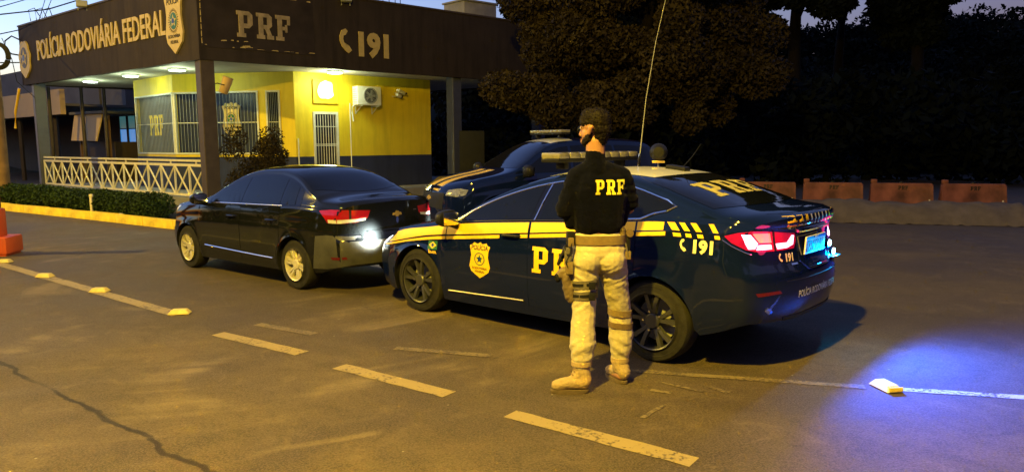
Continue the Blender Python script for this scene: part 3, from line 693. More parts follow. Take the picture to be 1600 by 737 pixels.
bmq = bmesh.new(); tube(bmq, [(.03, -.012, zt_-.02), (cw-.03, -.012, zb_+.02)], .024, 6); x2 = bm_obj('cross_brace', bmq, M_RAIL, rl)
for k in range(NP+1):
    o = pm
    if k: o = pm.copy(); COL.objects.link(o)
    o.location.x = k*cw
    if k < NP and k:
        for x_ in (x1, x2):
            o = x_.copy(); COL.objects.link(o); o.location.x = k*cw
for k in range(8): boxo('stub', (LR*(k+.3)/8, 0, .92), (.03, .03, .10), M_RAIL, rl)

# bush in front of the window and others
def bush(name, label, cat, loc, blobs, size, n, m, seed, stem=True, group=None, hh=.6):
    t = thing(name, label, cat, loc, 0, group); np_leaves('foliage', blobs, size, n, m, t, seed)
    bm = bmesh.new(); q = random.Random(seed)
    for k in range(6): c = q.choice(blobs)[0]; tube(bm, [(0, 0, -.05), (c[0]*.4, c[1]*.4, c[2]*.5), (c[0], c[1], c[2])], [.035, .025, .01], 5)
    bm_obj('stems', bm, M_BARK, t); return t
q = random.Random(9)
blobs = [((q.uniform(-.75, .75), q.uniform(-.4, .4), 1.0+q.uniform(-.7, .95)), (.34, .34, .30)) for _ in range(16)]
bush('bush', 'loose leafy bush in front of the barred window beside the corner column', 'bush', (-6.72, 19.6, .1), blobs, .035, 9000, M_LEAF, 21)
# ------------------------------------------------------------ left background
np_ = Vector((-17.4, 32)); nq = Vector((-30.5, 43.3)); nd = (nq-np_).normalized(); nn = Vector((nd.y, -nd.x)); nn = nn if nn.y < 0 else -nn
shop = thing('roadside_shop', 'low roadside building with a long beige canopy band behind the police post', 'building', (-22, 36, 0)); SO = Vector((-22, 36, 0))
def sobj(name, bm, m, parent=None):
    for v in bm.verts: v.co -= SO
    return bm_obj(name, bm, m, parent or shop)
def s_slab(u0, u1, o0, o1, z0, z1):
    a, b = np_+nd*u0, np_+nd*u1; return slab([a+nn*o0, b+nn*o0, b+nn*o1, a+nn*o1], z0, z1)
M_BEIGE = mat('beige_band', (.50, .34, .16), .7, var=.08, scale=1)
M_GREYW = mat('grey_render', (.13, .115, .10), .85, var=.15, scale=1)
sobj('canopy_band', s_slab(.3, 34, 1.6, 1.4, 2.95, 3.98), M_BEIGE)
sobj('canopy_roof', s_slab(.3, 34, 1.4, -3, 3.3, 3.4), M_GREYW)
sobj('upper_wall', s_slab(4.5, 34, -1.5, -6, 3.4, 5.9), M_GREYW)
sobj('roof_box', s_slab(1.5, 4.2, -1.5, -6, 3.4, 4.6), M_GREYW)
sobj('wall', s_slab(-4, 40, -3, -3.2, 0, 3.3), mat('shop_wall', (.035, .030, .026), .8, var=.2, scale=1))
MS = face_frame(P3(np_+nn*-2.99), -nd)
lit = mat('shop_window_lit', (.05, .1, .2), .3, emit=(.10, .42, 1), estr=.9, var=.5, scale=2)
lit2 = mat('shop_window_dim', (.1, .2, .2), .3, emit=(.16, .50, .52), estr=.35)
for k in range(4):
    x = -6.1+k*1.05
    bm = bmesh.new(); frame_quad(bm, MS, x, x+.95, 1.3, 3.15, .05, 0, .06); f = sobj('window', bm, M_STEEL_BR)
    bm = bmesh.new(); prism(bm, [(x+.05, 1.35), (x+.9, 1.35), (x+.9, 2.45), (x+.05, 2.45)], 0, .02, MS); sobj('pane', bm, lit, f)
    bm = bmesh.new(); prism(bm, [(x+.05, 2.5), (x+.9, 2.5), (x+.9, 3.1), (x+.05, 3.1)], 0, .02, MS); sobj('pane', bm, lit2, f)
for u in (2.2, 3.1, 4.0, 7.0, 11.5):
    a = np_+nd*u+nn*1.2; bm = bmesh.new(); box(bm, (a.x, a.y, 1.65), (.14, .14, 3.3)); sobj('post', bm, M_STEEL_BR)
# three dark masts in front and a beige awning kiosk
kio = thing('kiosk', 'small dark kiosk with a beige awning sheet beyond the railing', 'kiosk', (-16.4, 30.6, 0), R(-35))
bm = bmesh.new(); prism(bm, [(-1.1, -1.02), (.95, -1.05), (1.1, .05), (-1.15, .05)], 0, .05, Matrix.Translation((0, -.85, 2.85)) @ Matrix.Rotation(R(78), 4, 'X')); bm_obj('awning', bm, M_BEIGE, kio)
boxo('body', (0, .3, .9), (2.3, 1.6, 1.8), mat('kiosk_brown', (.035, .022, .014), .7), kio, .02)
boxo('roof', (0, .1, 2.95), (2.7, 2.2, .1), M_GREYW, kio)
for sx_ in (-1.15, 1.15): boxo('post', (sx_, -.7, 1.42), (.09, .09, 2.84), mat('wood_brown', (.13, .07, .03), .7), kio)
for i, (x, y) in enumerate(((-17.4, 28.2), (-16.4, 28.6), (-15.7, 28.9))):
    t = thing('steel_post', ['thin dark post beyond the railing, leftmost of three under the eave', 'thin dark post beyond the railing, middle of three under the eave', 'thin dark post beyond the railing, rightmost of three under the eave'][i], 'post', (x, y, 0), 0, 'thin dark posts beyond the railing')
    latheo('shaft', [(.07, .1), (.065, 3.85)], M_STEEL_BR, t, 10); boxo('foot', (0, 0, .05), (.3, .3, .1), M_CONC, t)
t = tubeo('yellow_pipe', [(-18.35, 27.6, 2.3), (-18.3, 27.6, 2.9), (-18.05, 27.55, 3.75)], .05, M_CARYEL); tag(t, 'short bent yellow pipe hanging behind the blue grey column', 'pipe')

# utility pole, cables
t = thing('utility_pole', 'round timber utility pole at the far left edge behind the hedge', 'pole', (-14.05, 20.4, 0))
latheo('shaft', [(.19, -.1), (.17, 4.65), (.001, 4.66)], mat('pole_timber', (.17, .10, .05), .85, var=.3, scale=5, bump=.5), t, 16)
bm = bmesh.new()
for k in range(4):
    r_ = .30-.02*k; tube(bm, [(.36+r_*cos(a), -.22-.02*k, 4.05+r_*1.15*sin(a)) for a in [2*pi*i/28 for i in range(29)]], .022, 5, cap=False)
bm_obj('cable_coil', bm, M_CABLE, t, True)
def cable(pts, label, r=.015, sag=.0):
    P = []
    for i in range(len(pts)-1):
        a, b = Vector(pts[i]), Vector(pts[i+1])
        for k in range(6):
            s = k/6; p = a.lerp(b, s); p.z -= sag*4*s*(1-s)*1.0; P.append(p)
    P.append(Vector(pts[-1])); o = tubeo('overhead_cable', P, r, M_CABLE, None, 5); tag(o, label, 'cable', 'overhead cables at the upper left')
cable([(-18.0, 23.6, 5.5), (-15.82, 26.0, 6.28), (-15.15, 27.0, 6.82), (-14, 29, 7.9)], 'overhead cable rising in a shallow curve across the sky, the thickest of them', .022)
cable([(-18, 20.4, 4.6), (-13.95, 20.4, 4.62), (-15.57, 24.0, 5.3), (-16.6, 26.3, 5.85)], 'overhead cable running from the timber pole to the far top corner of the fascia', .016)
cable([(-18, 22.8, 5.7), (-16.11, 24.0, 6.01), (-16.44, 26.0, 6.64), (-16.6, 27, 7.0)], 'overhead cable high in the top left corner, second of the crossing pair')
cable([(-18.5, 31, 8.2), (-18.29, 30.0, 7.47), (-16.1, 25.9, 5.9)], 'overhead cable dropping steeply onto the fascia top, left of its neighbour', .012)
cable([(-18.2, 31, 8.2), (-18.03, 30.0, 7.47), (-15.95, 25.9, 5.9)], 'overhead cable dropping steeply onto the fascia top, right of its neighbour', .012)
cable([(-18.4, 22.5, 5.95), (-16.09, 24.0, 6.19), (-16.23, 25.0, 6.48), (-16.4, 26.2, 6.9)], 'overhead cable highest in the top left corner', .012)
cable([(-13.72, 20.4, 4.55), (-13.5, 20.4, 4.0), (-14.2, 21.6, 3.5), (-16.5, 26, 3.3)], 'thin loose cable hanging from the timber pole toward the canopy', .010)

# orange barrier post at the left edge
t = thing('delineator_post', 'orange plastic barrier post with a wide square base at the left edge', 'barrier post', (-8.12, 11.42, 0), R(8))
bm = bmesh.new(); box(bm, (0, 0, .16), (.66, .52, .26), None, .03); box(bm, (-.2, -.0, .025), (.16, .45, .05)); box(bm, (.22, 0, .025), (.16, .45, .05)); bm_obj('base', bm, M_ORANGE, t, True)
bm = bmesh.new(); box(bm, (0, 0, .50), (.34, .30, .44), None, .03); bm_obj('neck', bm, M_ORANGE, t, True)
bm = bmesh.new(); box(bm, (0, 0, 1.2), (.26, .24, 1.0), None, .03); bm_obj('upper_post', bm, mat('dark_red_plastic', (.20, .035, .02), .5), t, True)

# ------------------------------------------------------------ barriers at the right
bd = Vector((-.962, .272, 0)); b0 = Vector((9.72, 15.55, 0))
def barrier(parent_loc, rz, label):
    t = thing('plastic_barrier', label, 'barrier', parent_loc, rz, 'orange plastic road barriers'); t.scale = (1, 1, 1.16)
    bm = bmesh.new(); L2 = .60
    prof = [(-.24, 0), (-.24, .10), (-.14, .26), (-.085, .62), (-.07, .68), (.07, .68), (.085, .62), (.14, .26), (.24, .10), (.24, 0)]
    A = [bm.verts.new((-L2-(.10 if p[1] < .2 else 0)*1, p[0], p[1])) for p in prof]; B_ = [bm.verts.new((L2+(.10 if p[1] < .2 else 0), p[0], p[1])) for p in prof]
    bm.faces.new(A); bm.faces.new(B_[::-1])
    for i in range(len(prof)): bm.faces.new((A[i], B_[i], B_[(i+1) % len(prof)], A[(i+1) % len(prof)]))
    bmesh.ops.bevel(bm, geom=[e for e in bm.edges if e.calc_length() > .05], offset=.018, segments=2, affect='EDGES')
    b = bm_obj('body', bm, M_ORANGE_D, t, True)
    for sx_ in (-.25, .25): boxo('fork_slot', (sx_, -.243, .06), (.18, .03, .07), M_BLACK, t)
    bm = bmesh.new(); box(bm, (-L2+.06, 0, .71), (.12, .10, .08), None, .02); bm_obj('lug', bm, M_ORANGE_D, t, True)
    latheo('filler_cap', [(.045, .68), (.045, .705), (.001, .706)], M_BLACK, t, 12)
    bm = bmesh.new()
    for p in slab_polys('PRF', .075, .9): prism(bm, [(x, y) for x, y in p], 0, .004, Matrix.Translation((.02, -.096, .56)) @ Matrix.Rotation(R(84), 4, 'X'))
    bm_obj('lettering', bm, M_INK, t)
    bm = bmesh.new(); prism(bm, [(-.06, 0), (.06, 0), (.012, .26), (-.012, .26)], 0, .006, Matrix.Translation((L2-.07, -.205, .14)) @ Matrix.Rotation(R(74), 4, 'X')); bm_obj('reflector', bm, M_PALE, t)
    return t
labs = ['orange plastic road barrier at the right end of the row', 'orange plastic road barrier second from the right end of the row', 'orange plastic road barrier third from the right, nearest the blue light', 'orange plastic road barrier fourth from the right, just beyond the patrol car boot', 'orange plastic road barrier fifth from the right, seen over the patrol car boot', 'orange plastic road barrier farthest left in the row, mostly hidden by the patrol car']
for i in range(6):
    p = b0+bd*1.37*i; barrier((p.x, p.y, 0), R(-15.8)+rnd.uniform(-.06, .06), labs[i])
bm = bmesh.new(); NN, KK = 60, 10
g_ = []
for i in range(NN+1):
    p = b0+bd*(-.95+i*.105); row = []
    for k in range(KK+1):
        w_ = (k/KK-.5)*1.15; h = .44*max(0, 1-(abs(w_)/.58)**2)*(1+.25*noise.noise(Vector((i*.25, k*.3, 0))))+.03*noise.noise(Vector((i*.9, k*.9, 3)))
        h *= min(1, i/3+.1, (NN-i)/6+.1); row.append(bm.verts.new((p.x-.15*.3+w_*.272*1, p.y-.42+w_*.962, max(-.01, h))))
    g_.append(row)
for i in range(NN):
    for k in range(KK): bm.faces.new((g_[i][k], g_[i+1][k], g_[i+1][k+1], g_[i][k+1]))
o = bm_obj('sand_heap', bm, mat('sand', (.085, .068, .060), .95, var=.2, scale=5, bump=.5, bscale=30), None, 'all'); tag(o, 'low pale bank of sand lying along the foot of the orange barriers', 'sand heap')

# small traffic cone by the police post
t = thing('traffic_cone', 'dark and white banded traffic cone standing before the right hand column', 'cone', (-1.75, 20.2, 0))
boxo('base', (0, 0, .03), (.40, .40, .06), M_BLACK, t, .01)
latheo('cone', [(.15, .06), (.035, .78), (.001, .79)], M_ORANGE, t, 16)
for z0, z1 in ((.22, .36), (.5, .62)):
    f = lambda z: .15-(z-.06)*(.115/.72)+.004
    latheo('white_band', [(f(z0), z0), (f(z1), z1)], M_CONEWH, t, 16, caps=False)
t = thing('notice_board', 'plain grey board standing in the dark right of the yellow wall', 'board', (-1.3, 24.4, .28), R(10))
boxo('panel', (0, 0, .95), (.82, .06, 1.7), mat('board_grey', (.020, .020, .020), .7, spec=.1), t, .01)
for sx_ in (-.3, .3): boxo('leg', (sx_, 0, .05), (.06, .05, .1), M_STEEL, t)

# ------------------------------------------------------------ hill, trees
bm = bmesh.new(); NX, NY = 60, 14; gr_ = []
def ridge(x): return 8.2+.8*noise.noise(Vector((x*.09, 3, 0)))+max(0, (x-20))*.02
for i in range(NX+1):
    x = -70+i*3.0; row = []
    for k in range(NY+1):
        y = 38+k*2.4+max(0, -x)*.25; s = min(1, k/9); s = s*s*(3-2*s); row.append(bm.verts.new((x, y, ridge(x)*s*(.35 if x < -8 else 1)+.25*noise.noise(Vector((x*.3, y*.3, 0)))*s)))
    gr_.append(row)
for i in range(NX):
    for k in range(NY): bm.faces.new((gr_[i][k], gr_[i+1][k], gr_[i+1][k+1], gr_[i][k+1]))
o = bm_obj('hill', bm, mat('dark_slope', (.010, .012, .007), .95, var=.4), None, 'all'); tag(o, kind='structure')
q = random.Random(31)
bl = []
for k in range(150):
    x = q.uniform(3, 46); y = q.uniform(27, 34)
    bl.append(((x, y, q.uniform(.2, 3.6)), (q.uniform(1.1, 1.8), 1.0, q.uniform(.8, 1.4))))
for k in range(620):
    x = q.uniform(-9, 66); y = q.uniform(37, 66); s = min(1, (y-38)/21); h = ridge(x)*max(0, s*s*(3-2*s))
    bl.append(((x, y, h+q.uniform(.2, 2.2)), (q.uniform(1.3, 2.4), 1.5, q.uniform(.8, 1.7))))
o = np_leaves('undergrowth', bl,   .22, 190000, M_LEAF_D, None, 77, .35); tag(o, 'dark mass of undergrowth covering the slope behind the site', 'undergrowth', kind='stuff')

def tree(label, loc, trunk, limbs, blobs, size, n, m, seed, group=None, jit=.3):
    t = thing('tree', label, 'tree', loc, 0, group)
    bm = bmesh.new(); h, r0 = trunk
    tube(bm, [(0, 0, -.1), (.05, .02, h*.35), (-.05, .05, h*.7), (.02, 0, h)], [r0*1.15, r0*.9, r0*.75, r0*.5], 10)
    bm_obj('trunk', bm, M_BARK, t, True)
    q = random.Random(seed)
    for c, r in q.sample(blobs, min(limbs, len(blobs))):
        z0 = min(h*.95, max(h*.45, c[2]-1.8)); bm = bmesh.new(); mid = (c[0]*.5+q.uniform(-.2, .2), c[1]*.5, (z0+c[2])/2+.25)
        tube(bm, [(0, 0, z0), mid, (c[0], c[1], c[2]), (c[0]*1.12, c[1]*1.12, c[2]+.3)], [r0*.42, r0*.28, r0*.13, .01], 6); bm_obj('limb', bm, M_BARK, t, True)
    np_leaves('crown', blobs, size, n, m, t, seed, jit); return t
def crown(q, n, cx, cy, cz, rx, ry, rz_, b0, b1):
    out = []
    for k in range(n):
        d = Vector((q.gauss(0, 1), q.gauss(0, 1), q.gauss(0, 1))).normalized()*q.uniform(.45, 1); r = q.uniform(b0, b1)
        out.append(((cx+d.x*rx, cy+d.y*ry, cz+d.z*rz_), (r, r, r*.72)))
    return out
q = random.Random(4)
b1 = crown(q, 52, -.2, 0, 5.3, 3.4, 2.4, 2.8, .65, 1.1)+crown(q, 9, -3.2, -.4, 3.4, 1.3, 1.0, 1.0, .45, .75)+crown(q, 9, 2.2, -.4, 3.2, 1.3, 1.0, .9, .5, .8)+crown(q, 14, -.2, -1.2, 2.7, 2.9, .6, .8, .45, .75)
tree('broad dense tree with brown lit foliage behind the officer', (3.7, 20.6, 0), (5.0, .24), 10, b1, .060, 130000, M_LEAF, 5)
b2 = crown(q, 20, 0, 0, 9.2, 3.6, 2.4, 2.2, .8, 1.3)
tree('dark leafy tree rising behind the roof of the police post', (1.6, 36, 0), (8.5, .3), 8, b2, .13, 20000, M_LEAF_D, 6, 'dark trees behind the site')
b3 = crown(q, 34, -.3, 0, 9.4, 2.6, 2.2, 3.1, .8, 1.3)+crown(q, 8, .4, 0, 11.6, 3.6, 2, .9, .7, 1.1)
tree('tall dark tree with sky showing through, right of the broad lit tree', (12.8, 34, 0), (9.2, .34), 10, b3, .16, 42000, M_LEAF_D, 8, 'dark trees behind the site')
b4 = crown(q, 34, 0, 0, 9.3, 2.0, 2.2, 2.9, .8, 1.2)+crown(q, 7, -1.0, 0, 11.6, 3.0, 2, .9, .7, 1.1)
tree('tall dark spreading tree near the right end of the skyline', (18.9, 35, 0), (9.4, .34), 10, b4, .16, 42000, M_LEAF_D, 9, 'dark trees behind the site')
b5 = crown(q, 26, 0, 0, 4.5, 3.2, 2.4, 2.0, .8, 1.3)
tree('lower dark tree at the right edge of the picture', (27.6, 38, 0), (7, .3), 8, b5, .13, 18000, M_LEAF_D, 10, 'dark trees behind the site')
b6 = crown(q, 22, 0, 0, 7.2, 4.2, 2.2, 2.6, .8, 1.4)
tree('dark tree standing between the police post roof and the broad lit tree', (7.3, 33, 0), (6.5, .3), 8, b6, .13, 20000, M_LEAF_D, 12, 'dark trees behind the site')

# unseen trees added behind and beside the viewer to cut low sky light and reflections
q = random.Random(55); bl = []
for k in range(330):
    a = R(q.uniform(-205, 35)); r_ = q.uniform(30, 37)
    x, y = r_*cos(a)*1.05-2, r_*sin(a)*.95+4
    if y > 10 and x < 0: r2 = 1.25; x *= r2
    bl.append(((x, y, q.uniform(.5, 10.5)), (q.uniform(1.8, 3.0),)*2+(q.uniform(1.5, 2.4),)))
o = np_leaves('sky_block_trees', bl, .42, 70000, M_LEAF_D, None, 91, .35); tag(o, 'added belt of unseen dark trees that blocks low sky light behind the viewer', 'woodland', kind='stuff')
# ------------------------------------------------------------ street lamps (their light reaches the scene; they stand outside the frame)
def street_lamp(label, loc, rz, h, reach, energy, col, size=130, tilt=0):
    t = thing('street_lamp', label, 'street lamp', loc, rz, 'sodium street lamps')
    latheo('pole', [(.13, 0), (.12, .3), (.09, .35), (.06, h), (.001, h+.02)], M_GREYP, t, 16)
    tubeo('arm', [(0, 0, h-.3), (reach*.35, 0, h+.25), (reach, 0, h+.35)], .035, M_GREYP, t)
    bm = bmesh.new(); box(bm, (reach+.3, 0, h+.36), (.75, .30, .14), None, .05); bm_obj('lamp_head', bm, M_GREYP, t, True)
    bm = bmesh.new(); box(bm, (reach+.32, 0, h+.28), (.46, .20, .03), None, .01); bm_obj('lamp_lens', bm, M_SODIUM, t)
    ld = bpy.data.lights.new('lamp_light', 'POINT'); ld.energy = energy*LG; ld.color = col; ld.shadow_soft_size = .12
    l = bpy.data.objects.new('lamp_light', ld); COL.objects.link(l); l.parent = t; l.location = (reach+.32, 0, h+.12)
    return t
SOD = (1, .67, .04)
street_lamp('tall sodium street lamp standing on the near roadside behind the viewer', (-4.0, -1.2, 0), R(30), 6.6, 2.2, 13500, SOD, 150)
street_lamp('tall sodium street lamp at the left beyond the picture edge', (-18.5, 10.0, 0), R(10), 8.5, 1.6, 15000, SOD, 150)

b7 = crown(q, 30, 0, 0, 9.6, 4.2, 2.4, 2.8, .9, 1.5)
tree('dark tree filling the skyline directly behind the broad lit tree', (9.8, 37, 0), (8, .32), 8, b7, .15, 30000, M_LEAF_D, 14, 'dark trees behind the site')
b8 = crown(q, 12, 0, 0, 12.8, 3.0, 2.0, .9, .7, 1.1)+crown(q, 3, .8, 0, 9.8, 2.2, .8, .5, .3, .5)
tree('dark tree between the two tall trees on the right of the skyline', (17.0, 39, 0), (8, .32), 8, b8, .14, 9000, M_LEAF_D, 15, 'dark trees behind the site')
b9 = crown(q, 26, 0, 0, 8.6, 3.6, 2.4, 2.6, .9, 1.5)
tree('dark tree behind the far end of the police post roof', (4.6, 38, 0), (7, .32), 8, b9, .15, 26000, M_LEAF_D, 16, 'dark trees behind the site')
# ------------------------------------------------------------ cars
def pchip(keys):
    xs = np.array([k[0] for k in keys], float); ys = np.array([k[1] for k in keys], float)
    o = np.argsort(xs); xs, ys = xs[o], ys[o]; h = np.diff(xs); dl = np.diff(ys)/h; m = np.zeros(len(xs))
    for i in range(1, len(xs)-1):
        if dl[i-1]*dl[i] > 0:
            w1 = 2*h[i]+h[i-1]; w2 = h[i]+2*h[i-1]; m[i] = (w1+w2)/(w1/dl[i-1]+w2/dl[i])
    m[0] = dl[0]; m[-1] = dl[-1]
    def f(x):
        x = min(max(x, xs[0]), xs[-1]); i = int(min(max(np.searchsorted(xs, x)-1, 0), len(xs)-2)); t = (x-xs[i])/h[i]
        return float((1+2*t)*(1-t)**2*ys[i]+t*(1-t)**2*h[i]*m[i]+t*t*(3-2*t)*ys[i+1]+t*t*(t-1)*h[i]*m[i+1])
    return f
class Car:
    def __init__(s, root, sp):
        s.r = root; s.sp = sp
        s.zt, s.ze, s.zb, s.zbelt, s.w = [pchip(sp[k]) for k in ('zt', 'ze', 'zb', 'belt', 'w')]
        s.wb = sp['wb']/2; s.AR = sp.get('arch', .37); s.az = sp.get('wr', .325); s.xf, s.xr = sp['xf'], sp['xr']
        s.pf, s.pr = pchip(sp['pf']), pchip(sp['pr'])
        s.prof = pchip(sp.get('prof', [(0, .945), (.10, .968), (.3, .992), (.5, 1), (.68, .998), (.76, .984), (.88, .975), (1, .945)]))
        s.build()
    def mapx(s, x, y, z):
        w = .9
        if x > s.xm: L = s.xf-s.sp.get('cf', .42)*(abs(y)/w)**2.6-s.pf(z); return s.xm+(x-s.xm)*(L-s.xm)/(s.xf-s.xm)
        if x < -s.xm2: L = s.xr-s.sp.get('crr', .30)*(abs(y)/w)**3-s.pr(z); return -s.xm2-(abs(x)-s.xm2)*(L-s.xm2)/(s.xr-s.xm2)
        return x
    def zlow(s, x):
        z = s.zb(x)
        for a in (s.wb, -s.wb):
            d = abs(x-a)
            if d < s.AR: z = max(z, s.az+sqrt(s.AR**2-d*d))
        return z
    def sec(s, x, n1=16, n2=9, n3=12):
        zb = s.zb(x); zl = s.zlow(x); zt = s.zt(x); ze = min(s.ze(x), zt-.004); zB = min(s.zbelt(x), ze-.003); w = s.w(x); pts = []
        def yside(z):
            h = (z-zb)/(zB-zb); y = w*s.prof(h)
            for a in (s.wb, -s.wb):
                r = sqrt((x-a)**2+(z-s.az)**2); y += .016*math.exp(-max(0, r-s.AR)/.05)
            return y
        for i in range(n1+1):
            z = zl+(zB-zl)*i/n1; pts.append((yside(z), z))
        yb = yside(zB); kk = s.sp.get('tumble', (.45, .5))
        for i in range(1, n2+1):
            dz = (ze-zB)*i/n2; pts.append((yb-.012*min(1, dz/.02)-kk[0]*dz-kk[1]*dz*dz, zB+dz))
        ye = pts[-1][0]
        for i in range(1, n3+1):
            t = pi/2*i/n3; pts.append((ye*cos(t)**.85, ze+(zt-ze)*sin(t)**.85))
        pts[-1] = (0, zt); return pts
    def build(s):
        s.xm, s.xm2 = s.wb+s.AR+.01, s.wb+s.AR+.01
        xs = set(np.round(np.linspace(-s.xr, s.xf, 96), 4))
        for a in (s.wb, -s.wb):
            xs = {x for x in xs if abs(abs(x-a)-s.AR) > .03 and abs(x-a) > s.AR or abs(x-a) > s.AR+.03}
            xs |= {round(float(a+s.AR*cos(t)), 4) for t in np.linspace(0, pi, 25)}
        xs = sorted(xs); xs = [x for x in xs if -s.xr <= x <= s.xf]
        S = [s.sec(x) for x in xs]; n = len(S[0]); bm = bmesh.new(); G = []
        for x, p in zip(xs, S):
            row = {}
            for j, (y, z) in enumerate(p):
                for sg in ((1, -1) if y > 1e-6 else (1,)): row[(j, sg)] = bm.verts.new((s.mapx(x, y, z), sg*y, z))
                if y <= 1e-6: row[(j, -1)] = row[(j, 1)]
            G.append(row)
        for i in range(len(xs)-1):
            for j in range(n-1):
                for sg in (1, -1):
                    q = [G[i][(j, sg)], G[i+1][(j, sg)], G[i+1][(j+1, sg)], G[i][(j+1, sg)]]
                    q = list(dict.fromkeys(q))
                    if len(q) >= 3: bm.faces.new(q)
        # caps
        for i in (0, len(xs)-1):
            x = xs[i]; p = S[i]; C_ = 14; rows = []
            for j, (y, z) in enumerate(p):
                if y < 1e-6: rows.append([G[i][(j, 1)]]*(C_+1)); continue
                rows.append([G[i][(j, -1)]]+[bm.verts.new((s.mapx(x, y*(2*c/C_-1), z), y*(2*c/C_-1), z)) for c in range(1, C_)]+[G[i][(j, 1)]])
            for j in range(n-1):
                for c in range(C_):
                    q = list(dict.fromkeys([rows[j][c], rows[j][c+1], rows[j+1][c+1], rows[j+1][c]]))
                    if len(q) >= 3: bm.faces.new(q)
        bmesh.ops.recalc_face_normals(bm, faces=bm.faces[:])
        s.bvh = BVHTree.FromBMesh(bm)
        bm2 = bmesh.new()
        for sg in (1, -1):
            prev = None
            for x, p in zip(xs, S):
                y, z = p[0]; xx = s.mapx(x, y, z)
                cur = [bm2.verts.new((xx, sg*(y-.001), z-.002)), bm2.verts.new((xx, sg*(y-.03), z-.006)), bm2.verts.new((xx, sg*(y-.034), z+.03)), bm2.verts.new((xx*.99, sg*max(.2, y-.30), z+.03))]
                if prev:
                    for k in range(3): bm2.faces.new((prev[k], cur[k], cur[k+1], prev[k+1]))
                prev = cur
        box(bm2, (0, 0, .33), (s.wb*2-.5, 1.2, .16)); box(bm2, (0, 0, .44), (s.xf+s.xr-.7, 1.0, .16)); s.under = bm_obj('underbody', bm2, M_BLACK, s.r)
        s.body = bm_obj('body', bm, s.sp['paint'], s.r, 50)
    def proj(s, p, d):
        h = s.bvh.ray_cast(Vector(p), Vector(d))
        if h[0] is None: h = s.bvh.find_nearest(Vector(p)+Vector(d)*2.4)
        return h[0], h[1]
    def smooth_n(s, p, d, e=.02):
        a, b = basis(d); P0, n0 = s.proj(p, d); n = Vector(n0)
        for o_ in (a*e, -a*e, b*e, -b*e):
            q, m = s.proj(Vector(p)+o_, d)
            if q is not None and m.dot(n0) > .6: n += m
        return P0, n.normalized()
    def frame(s, kind):
        """returns (origin fn) for side L/R, top, rear, front or an angle"""
        if kind == 'L': return lambda u, v: (Vector((u, 3, v)), Vector((0, -1, 0)))
        if kind == 'R': return lambda u, v: (Vector((u, -3, v)), Vector((0, 1, 0)))
        if kind == 'T': return lambda u, v: (Vector((u, v, 4)), Vector((0, 0, -1)))
        if kind == 'B': return lambda u, v: (Vector((-5, -u, v)), Vector((1, 0, 0)))      # from behind: u grows to the viewer's right
        if kind == 'F': return lambda u, v: (Vector((5, u, v)), Vector((-1, 0, 0)))
        a = kind; d = Vector((-cos(a), -sin(a), 0)); ux = Vector((-sin(a), cos(a), 0))    # looking from azimuth a; u to the viewer's right
        return lambda u, v: (-d*5+ux*u+Vector((0, 0, v)), d)
    def patch(s, name, polys, kind, off=.003, m=None, parent=None, grid=.05, rim=False, smooth='all'):
        if polys and not isinstance(polys[0][0], (tuple, list, Vector)): polys = [polys]
        bm = bmesh.new()
        for p in polys: bm.faces.new([bm.verts.new((x, y, 0)) for x, y in p])
        bmesh.ops.remove_doubles(bm, verts=bm.verts[:], dist=1e-5)
        bmesh.ops.triangulate(bm, faces=bm.faces[:])
        X = [v.co.x for v in bm.verts]; Y = [v.co.y for v in bm.verts]
        for ax, (lo, hi) in enumerate(((min(X), max(X)), (min(Y), max(Y)))):
            k = int((hi-lo)/grid)
            for i in range(1, k+1):
                c = lo+(hi-lo)*i/(k+1); co = (c, 0, 0) if ax == 0 else (0, c, 0); no = (1, 0, 0) if ax == 0 else (0, 1, 0)
                bmesh.ops.bisect_plane(bm, geom=bm.verts[:]+bm.edges[:]+bm.faces[:], plane_co=co, plane_no=no, dist=1e-6)
        f = s.frame(kind); N_ = {}
        for v in bm.verts:
            o_, d = f(v.co.x, v.co.y); P_, n = s.smooth_n(o_, d); v.co = P_+n*off; N_[v] = n
        if rim:
            be = [e for e in bm.edges if e.is_boundary]; r = bmesh.ops.extrude_edge_only(bm, edges=be)
            nv = [v for v in r['geom'] if isinstance(v, bmesh.types.BMVert)]
            src = {tuple(v.co): n for v, n in N_.items()}
            for v in nv:
                n = src.get(tuple(v.co)) or Vector((0, 0, 0)); v.co -= n*(off+.004)
        bmesh.ops.recalc_face_normals(bm, faces=bm.faces[:])
        # make normals face outwards
        c0 = Vector((0, 0, .7)); sm = sum((f_.normal.dot(f_.calc_center_median()-c0)*f_.calc_area() for f_ in bm.faces))
        if sm < 0: bmesh.ops.reverse_faces(bm, faces=bm.faces[:])
        return bm_obj(name, bm, m, parent or s.r, smooth if not rim else 50, recalc=False)
    def line(s, name, pts, kind, r, m, parent=None, off=0.002, sub=.06, n=6):
        P_ = []
        for a, b in zip(pts[:-1], pts[1:]):
            k = max(1, int(math.dist(a, b)/sub))
            for i in range(k): P_.append((a[0]+(b[0]-a[0])*i/k, a[1]+(b[1]-a[1])*i/k))
        P_.append(pts[-1]); f = s.frame(kind); Q = []
        for u, v in P_: o_, d = f(u, v); p, nn_ = s.smooth_n(o_, d); Q.append(p+nn_*off)
        bm = bmesh.new(); tube(bm, Q, r, n); return bm_obj(name, bm, m, parent or s.r, True)
